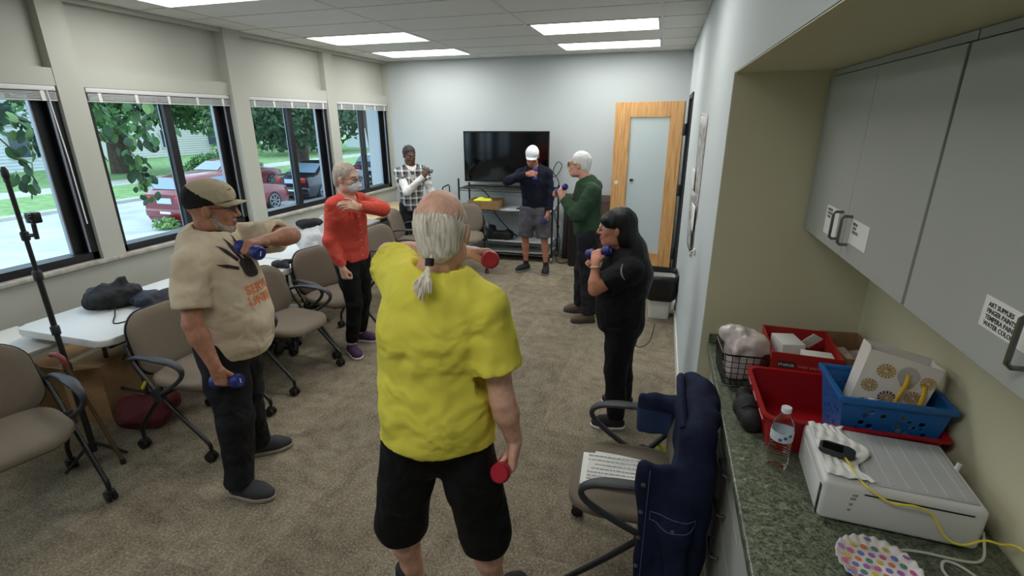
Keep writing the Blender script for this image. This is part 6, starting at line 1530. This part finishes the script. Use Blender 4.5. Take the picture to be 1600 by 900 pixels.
# ================================================================ outside the windows
ZG = -1.05
m_road = mat('street_concrete', (176, 180, 182), .85, var=(1.2, .18, 8), bump=(30, .2)); m_grass = mat('lawn_grass', (122, 156, 98), .95, var=(3, .35, 8), bump=(60, .8)); m_walk = mat('sidewalk_concrete', (182, 180, 172), .9, var=(2, .12))
struct('ground_street', MB().box((-20, -40, ZG-.2), (-4.4, 90, ZG)), m_road); struct('ground_lawn', MB().box((-120, -40, ZG-.2), (-20.35, 120, ZG+.09)), m_grass)
struct('ground_kerb', MB().box((-20.35, -40, ZG-.2), (-20, 90, ZG+.12), bev=.03), m_walk); struct('ground_sidewalk', MB().box((-27.3, -40, ZG), (-25, 90, ZG+.1)), m_walk)
# exterior face of this building
struct('wall_outer', MB().box((XL-.30, YB, ZG-.2), (XL-.20, YF, ZS-.06)), mat('outer_brick', (120, 84, 70), .9))
def house(label, x, y0, y1, depth, h, m_wallp, m_roofp, wins_, door=None):
    t = thing('house', label, 'house', (x, (y0+y1)/2, ZG+.09)); w = y1-y0
    MB().box((-depth, -w/2, 0), (-.05, w/2, h)).build('wall', m_wallp, t, smooth=False)
    sd = MB(); n = int(h/.2)
    for k in range(n): sd.poly([(0, -w/2, k*.2), (0, w/2, k*.2), (-.045, w/2, k*.2+.2), (-.045, -w/2, k*.2+.2)]).poly([(-.045, -w/2, k*.2), (-.045, w/2, k*.2), (0, w/2, k*.2), (0, -w/2, k*.2)])
    sd.build('siding', m_wallp, t, smooth=False, kind='stuff')
    MB().poly([(.5, -w/2-.4, h), (.5, w/2+.4, h), (-depth/2, w/2+.4, h+2.2), (-depth/2, -w/2-.4, h+2.2)]).poly([(-depth-.5, -w/2-.4, h), (-depth-.5, w/2+.4, h), (-depth/2, w/2+.4, h+2.2), (-depth/2, -w/2-.4, h+2.2)]).build('roof', m_roofp, t, smooth=False)
    for (yc, zc, ww, hh) in wins_:
        f = MB().box((0, yc-ww/2-.1, zc-hh/2-.1), (.06, yc+ww/2+.1, zc+hh/2+.1)).build('window', m_trim, t, smooth=False)
        MB().box((.061, yc-ww/2, zc-hh/2), (.07, yc+ww/2, zc+hh/2)).build('pane', mat('house_pane', (60, 74, 88), .1), f, smooth=False)
    return t
m_side = mat('siding_white', (226, 230, 238), .8); m_roof = mat('roof_grey', (110, 108, 110), .9)
house('white clapboard house seen through the leftmost window', -38, 10, 24.2, 9, 5.6, m_side, m_roof, [(-4, 1.6, 1.1, 1.5), (1.5, 1.6, 1.1, 1.5), (5, 1.6, 1.1, 1.5), (4.6, 3.4, 1.2, 1.2)])
house('pale house behind the tree in the second window', -42, 29, 44, 9, 4.6, mat('siding_cream', (214, 212, 206), .8), m_roof, [(-5, 1.5, 1.2, 1.4), (-1, 1.5, 1.2, 1.4), (4, 1.5, 1.6, 1.4)])
house('light house glimpsed through the farthest window', -26, 52, 66, 9, 5, m_side, m_roof, [(-4, 1.6, 1.3, 1.4), (0, 1.6, 1.3, 1.4), (4, 1.6, 1.3, 1.4)])
# ---- trees
m_bark = mat('bark', (78, 68, 58), .95, bump=(12, 1.0), var=(6, .3))
leafm = [mat('leaf_dark', (40, 72, 38), .6, var=(2.5, .35)), mat('leaf_mid', (62, 104, 50), .6, var=(2.5, .3)), mat('leaf_pale', (104, 138, 74), .6, var=(2.5, .3))]
def foliage(n, blobs, size, seed):
    """leaf quads scattered through ellipsoidal clumps"""
    rs = np.random.RandomState(seed); vol = np.array([b[3]*b[4]*b[5] for b in blobs]); pick = rs.choice(len(blobs), n, p=vol/vol.sum())
    B = np.array(blobs)[pick]; d = rs.normal(size=(n, 3)); d /= np.linalg.norm(d, axis=1)[:, None]; r = rs.rand(n)**.45
    c = B[:, :3]+d*B[:, 3:6]*r[:, None]
    u = rs.normal(size=(n, 3)); u /= np.linalg.norm(u, axis=1)[:, None]; v = np.cross(u, rs.normal(size=(n, 3))); v /= np.linalg.norm(v, axis=1)[:, None]
    s_ = size*(.6+.8*rs.rand(n))[:, None]
    vs = np.stack([c-u*s_, c-v*s_*.42+u*s_*.1, c+u*s_, c+v*s_*.42+u*s_*.1], 1).reshape(-1, 3)
    return vs, np.arange(n*4).reshape(n, 4)
def tree(label, loc, trunk, blobs, n, size, m, seed):
    t = thing('tree', label, 'tree', (loc[0], loc[1], ZG))
    for pts, rs in trunk: MB().tube(arc(pts, 4), [rs[0]+(rs[1]-rs[0])*k/(4*(len(pts)-1)) for k in range(4*(len(pts)-1)+1)], 10).build('trunk' if rs[0] > .12 else 'branch', m_bark, t)
    vs, q = foliage(n, blobs, size, seed); o = obj('foliage', np_mesh('foliage', vs, q, m), t, kind='stuff'); return t
tree('big trunked tree on the lawn behind the red car', (-31, 22.8), [([(0, 0, -.2), (.05, 0, 1.2), (0, .1, 3), (-.2, .2, 6)], (.62, .42)), ([(0, .1, 2.6), (1.5, -1, 4), (3, -2.5, 4.6)], (.11, .05)), ([(0, .1, 2.8), (1.5, 2, 4), (2.4, 4, 4.2)], (.11, .05))],
     [(0, 0, 6, 4.5, 4.5, 2.2), (2, -3.2, 3.9, 2.6, 2.6, 1.2), (2, 3.4, 3.7, 2.6, 3, 1.3), (3, 0, 4.3, 2.5, 3, 1.0), (4.2, -3.4, 2.9, 1.4, 2.2, .8), (4.2, 3.2, 2.9, 1.4, 2.2, .8)], 11000, .20, leafm[1], 1)
tree('dense dark tree filling the third window', (-15.6, 19.6), [([(0, 0, -.2), (0, .1, 1.5), (.1, .1, 3.5)], (.30, .2)), ([(0, 0, 1.4), (.8, -1, 2.2), (1.8, -2, 2.3)], (.08, .03))],
     [(0, 0, 4.0, 2.8, 2.8, 1.7), (.9, -1.8, 2.7, 1.7, 1.9, .95), (-.6, 1.2, 2.7, 1.9, 1.9, 1.1), (.2, -3.4, 3.0, 1.3, 1.4, .8)], 9000, .13, leafm[0], 2)
tree('leaning thick trunk close outside the farthest window', (-10.0, 16.9), [([(0, .05, -.2), (0, -.05, 1.0), (0, -.40, 2.9), (0, -.95, 4.6)], (.31, .24))],
     [(-.4, -1.6, 5.2, 2.0, 2.2, 1.2), (.6, -.4, 5.4, 1.8, 1.8, 1), (-.6, -2.0, 3.9, .7, .9, .6)], 3500, .12, leafm[1], 3)
tree('drooping evergreen between the second and third windows', (-24, 24.4), [([(0, 0, -.2), (0, 0, 2), (0, 0, 5)], (.22, .1)), ([(0, 0, 2.6), (1.5, -1.2, 2.8), (2.6, -2.0, 2.3)], (.07, .02)), ([(0, 0, 3.2), (1.2, 1.2, 3.2), (2.2, 2.2, 2.6)], (.07, .02))],
     [(0, 0, 4.6, 2.4, 2.4, 1.3), (1.6, -1.5, 2.9, 1.7, 1.5, .5), (1.5, 1.6, 3.1, 1.6, 1.6, .6), (.4, 0, 1.5, 1.5, 1.7, .6)], 5000, .12, leafm[2], 4)
tree('low green shrub on the lawn right of the pole', (-22.6, 21.6), [([(0, 0, -.1), (0, 0, .6)], (.13, .06))], [(0, 0, .7, 1.5, 1.6, .75), (.4, 1.5, .55, 1.0, 1.0, .6)], 3000, .10, leafm[1], 5)
for k, (x, y, s_, lab) in enumerate([(-60, 22, 1.0, 'far tree behind the clapboard house'), (-60, 40, 1.0, 'far tree behind the pale house'), (-44, 52, 1.0, 'far tree at the end of the street'), (-33, 42, 1.0, 'far tree beyond the parked cars'), (-14, 60, 1.1, 'far tree behind the leaning trunk')]):
    tree(lab, (x, y), [([(0, 0, -.2), (0, 0, 3), (0, 0, 6)], (.4, .25))], [(0, 0, 5, 5, 5, 4), (1, 4, 3.5, 3.5, 3.5, 2.6), (1, -4, 3.5, 3.5, 3.5, 2.6)], 5000, .38, leafm[k % 3], 11+k)
pole = thing('utility_pole', 'white utility pole on the grass behind the second window', 'pole', (-24.6, 20.9, ZG)); MB().tube([(0, 0, 0), (0, 0, 8)], [.16, .13], 12).build('shaft', mat('pole_white', (214, 216, 218), .7), pole); MB().box((-.05, -.9, 7.2), (.05, .9, 7.35)).build('crossarm', m_bark, pole, smooth=False)
# ---- low branches with separate large leaves close to the glass
leaf_me = []
for k in range(3):
    mb = MB(); L_ = .15
    mb.grid(lambda u, v: Vector(((v-.5)*.085*math.sin(PI*min(.98, u*.92+.06))**.8*1.2, u*L_, -.02*u*u-.012*abs(v-.5)*2)), 6, 3); leaf_me.append(mb.mesh('leaf', leafm[k]))
lt = thing('tree', 'near tree whose leafy low branches hang across the two leftmost windows', 'tree', (-8.0, 2.7, ZG)); rg = random.Random(3)
MB().tube(arc([(0, 0, -.2), (.05, .1, 1.5), (0, .2, 3.0), (.1, .3, 4.6)], 5), .16, 12).build('trunk', m_bark, lt)
for pts in ([(0, .2, 3.0), (.3, .9, 3.6), (.6, 1.4, 3.55)], [(0, .2, 2.9), (.3, 1.6, 3.75), (.5, 2.9, 3.6)]): MB().tube(arc(pts, 5), .035, 8).build('branch', m_bark, lt)
for origin, stems, n in (((.8, 1.5, 3.35), [[(-.2, -.1, .2), (0, -.4, 0), (.05, 0, -.3), (.05, .22, -.75)], [(-.2, -.1, .2), (.05, -.35, -.25), (.05, -.1, -.7), (0, .05, -1.05)], [(-.2, -.1, .2), (0, .1, .0), (0, .35, -.25), (0, .5, -.5)], [(-.2, -.1, .2), (0, -.6, -.45), (0, -.35, -.8)], [(-.2, -.1, .2), (.1, -.5, -.15), (.1, .1, -.35), (.1, .3, -.6)]], 140),
                         ((.5, 3.0, 3.25), [[(0, -.1, .35), (0, -.3, .0), (0, -.05, -.45), (0, .02, -1.05)], [(0, -.1, .35), (0, -.45, -.1), (0, -.3, -.55)], [(0, -.1, .35), (0, .2, -.05), (0, .35, -.5)], [(0, -.05, -.6), (0, .1, -.85), (0, .08, -1.2)], [(0, -.1, .35), (0, .5, .0), (0, .8, -.3)]], 150)):
    ov = Vector(origin)
    for s_ in stems: MB().tube([q+ov for q in arc(s_, 5)], .008, 6).build('stem', m_bark, lt)
    for k in range(n):
        P_ = arc(rg.choice(stems), 8); i = rg.randrange(4, len(P_)); q = P_[i]+ov+Vector((rg.gauss(0, .07), rg.gauss(0, .07), rg.gauss(-.04, .06)))
        o = obj('leaf', leaf_me[rg.choice((0, 0, 1, 1, 2))], lt, q, (rg.uniform(-1.9, -.5), rg.uniform(-.6, .6), rg.uniform(0, 6.28))); sc_ = rg.uniform(.65, 1.25); o.scale = (sc_, sc_, sc_)
# ---- parked cars
m_tyre = mat('tyre', (22, 22, 23), .85); m_rim = mat('wheel_rim', (150, 152, 156), .3, metal=.8); m_cgl = mat('car_glass', (120, 140, 158), .06, spec=.6); m_tail = mat('tail_lamp', (170, 26, 24), .25); m_clr = mat('clear_lamp', (214, 214, 218), .2)
def car(label, x, y, m, style='hatch', L_=4.4, w=.88):
    """tail at y, heading +Y"""
    t = thing('car', label, 'car', (x, y, ZG))
    if style == 'hatch': roof = [(0.0, .95), (.10, 1.05), (.45, 1.40), (.9, 1.47), (1.9, 1.48), (2.5, 1.38), (3.25, .98), (4.15, .80), (4.35, .62)]
    else: roof = [(0.0, .92), (.15, .98), (.65, 1.02), (1.35, 1.40), (1.9, 1.44), (2.5, 1.40), (3.2, .98), (4.25, .80), (4.4, .60)]
    def zt(yy):
        for (a, za), (b_, zb) in zip(roof, roof[1:]):
            if a <= yy <= b_: return za+(zb-za)*(yy-a)/(b_-a)
        return roof[-1][1]
    ys_ = sorted(set([r[0] for r in roof]+[.25, 1.2, 1.6, 2.2, 2.9, 3.6, 3.9])); belt = .93
    def sec(yy):
        z1 = zt(yy); tp = 1-.10*max(0, min(1, (.5-yy)/.5))**2-.16*max(0, (yy-3.5)/.9)**2; W_ = w*tp; zb = min(belt, z1-.03); cab = max(0, z1-belt)
        return [(0, .20), (W_*.90, .20), (W_*.985, .32), (W_, .55), (W_*.985, zb-.08), (W_*.96, zb), (W_*(.96-.28*min(1, cab/.5)), max(zb+.01, z1-.05)), (W_*(.86-.28*min(1, cab/.5)), z1), (0, z1+.015)]
    mb = MB(); A = []
    for yy in ys_:
        s_ = sec(yy); full = [(-px, pz) for px, pz in s_[::-1][:-1]]+s_[:-1]+[s_[-1]]
        A.append([mb.bm.verts.new((px, yy, pz)) for px, pz in full[:-1]])
    n = len(A[0])
    for P_, Q in zip(A, A[1:]):
        for i in range(n): mb.bm.faces.new((P_[i], P_[(i+1) % n], Q[(i+1) % n], Q[i]))
    mb.bm.faces.new(A[0][::-1]); mb.bm.faces.new(A[-1]); mb.build('bodywork', m, t, angle=35)
    # glazing
    r0 = .14 if style == 'hatch' else .68; r1 = .43 if style == 'hatch' else 1.28
    a, b_ = sec(r0), sec(r1)
    MB().poly([(-w*.74, r0-.02, zt(r0)+.02), (w*.74, r0-.02, zt(r0)+.02), (w*.60, r1-.03, zt(r1)+.012), (-w*.60, r1-.03, zt(r1)+.012)]).build('rear_window', m_cgl, t, smooth=False)
    MB().poly([(-w*.76, 3.19, 1.03), (w*.76, 3.19, 1.03), (w*.60, 2.56, 1.39), (-w*.60, 2.56, 1.39)]).build('windscreen', m_cgl, t, smooth=False)
    for sg in (-1, 1):
        for (ya, yb) in ((.62, 1.05), (1.12, 1.88), (1.95, 2.78)):
            if style != 'hatch' and ya < .7: continue
            def pt(yy, f): s_ = sec(yy); (xa, za), (xb, zb_) = s_[5], s_[6]; return (sg*(xa+(xb-xa)*f+.008), yy, za+(zb_-za)*f)
            MB().poly([pt(ya, .1), pt(yb, .1), pt(min(yb, 2.5), .85) if yb > 2.5 else pt(yb, .88), pt(ya+.05, .88)]).build('side_window', m_cgl, t, smooth=False)
        for yy in (.78, 3.45):
            wh = MB().lathe([(.0, .10), (.20, .10), (.24, .10), (.31, .085), (.325, .05), (.325, -.10), (0, -.10)], 24, T=M4((sg*(w-.09), yy, .325), (0, sg*PI/2, 0))); wo = wh.build('wheel', m_tyre, t)
            rm = MB()
            for k in range(7): rm.box((-.018, .03, .100), (.018, .205, .108), T=M4((sg*(w-.09), yy, .325), (0, sg*PI/2, 0)) @ Matrix.Rotation(2*PI*k/7, 4, 'Z'))
            rm.lathe([(.205, .098), (.225, .112), (.24, .098)], 24, T=M4((sg*(w-.09), yy, .325), (0, sg*PI/2, 0))); rm.build('rim', m_rim, wo, smooth=False)
        MB().box((sg*w*.62-.13, -.012, .72), (sg*w*.62+.13, .10, .92), bev=.03).build('tail_lamp', m_tail, t); MB().box((sg*w*.62-.12, 4.2, .60), (sg*w*.62+.12, 4.36, .74), bev=.03).build('head_lamp', m_clr, t)
        MB().box((sg*(w+.02)-.07, 2.55, .95), (sg*(w+.02)+.07, 2.70, 1.07), bev=.03).build('door_mirror', m, t)
    MB().box((-w*.9, -.05, .30), (w*.9, .12, .55), bev=.05).build('rear_bumper', m, t); MB().box((-.27, -.025, .70), (.27, -.005, .86)).build('licence_plate', mat('plate_pale_blue', (176, 196, 222), .5), t, smooth=False)
    MB().box((-.20, -.056, .40), (.20, -.05, .47)).build('bumper_sticker', m_paper, t, smooth=False)
    return t
car('red hatchback parked on the street, tail toward us', -14.0, 11.3, mat('car_red', (112, 22, 32), .25, coat=.6))
car('black sedan parked ahead of the red hatchback', -13.8, 16.5, mat('car_black', (24, 26, 32), .25, coat=.6), 'sedan', w=.9)
car('dark blue hatchback parked farthest along the street', -13.7, 21.8, mat('car_blue', (36, 44, 60), .25, coat=.6), 'hatch')
car('dark red sedan parked on the far side beyond the hatchback', -18.6, 16.5, mat('car_maroon', (122, 30, 36), .3, coat=.5), 'sedan')
# ---- street-edge weeds by the hatchback
vs, q = foliage(160, [(0, 0, .18, .35, .3, .18)], .09, 9); t = thing('weed_clump', 'pale green weed clump on the street by the red hatchback', 'weeds', (-13.8, 11.0, ZG)); obj('foliage', np_mesh('foliage', vs, q, leafm[2]), t, kind='stuff')
MB().tube([(0, 0, 0), (.02, .01, .3)], .01, 6).build('stem', m_bark, t)
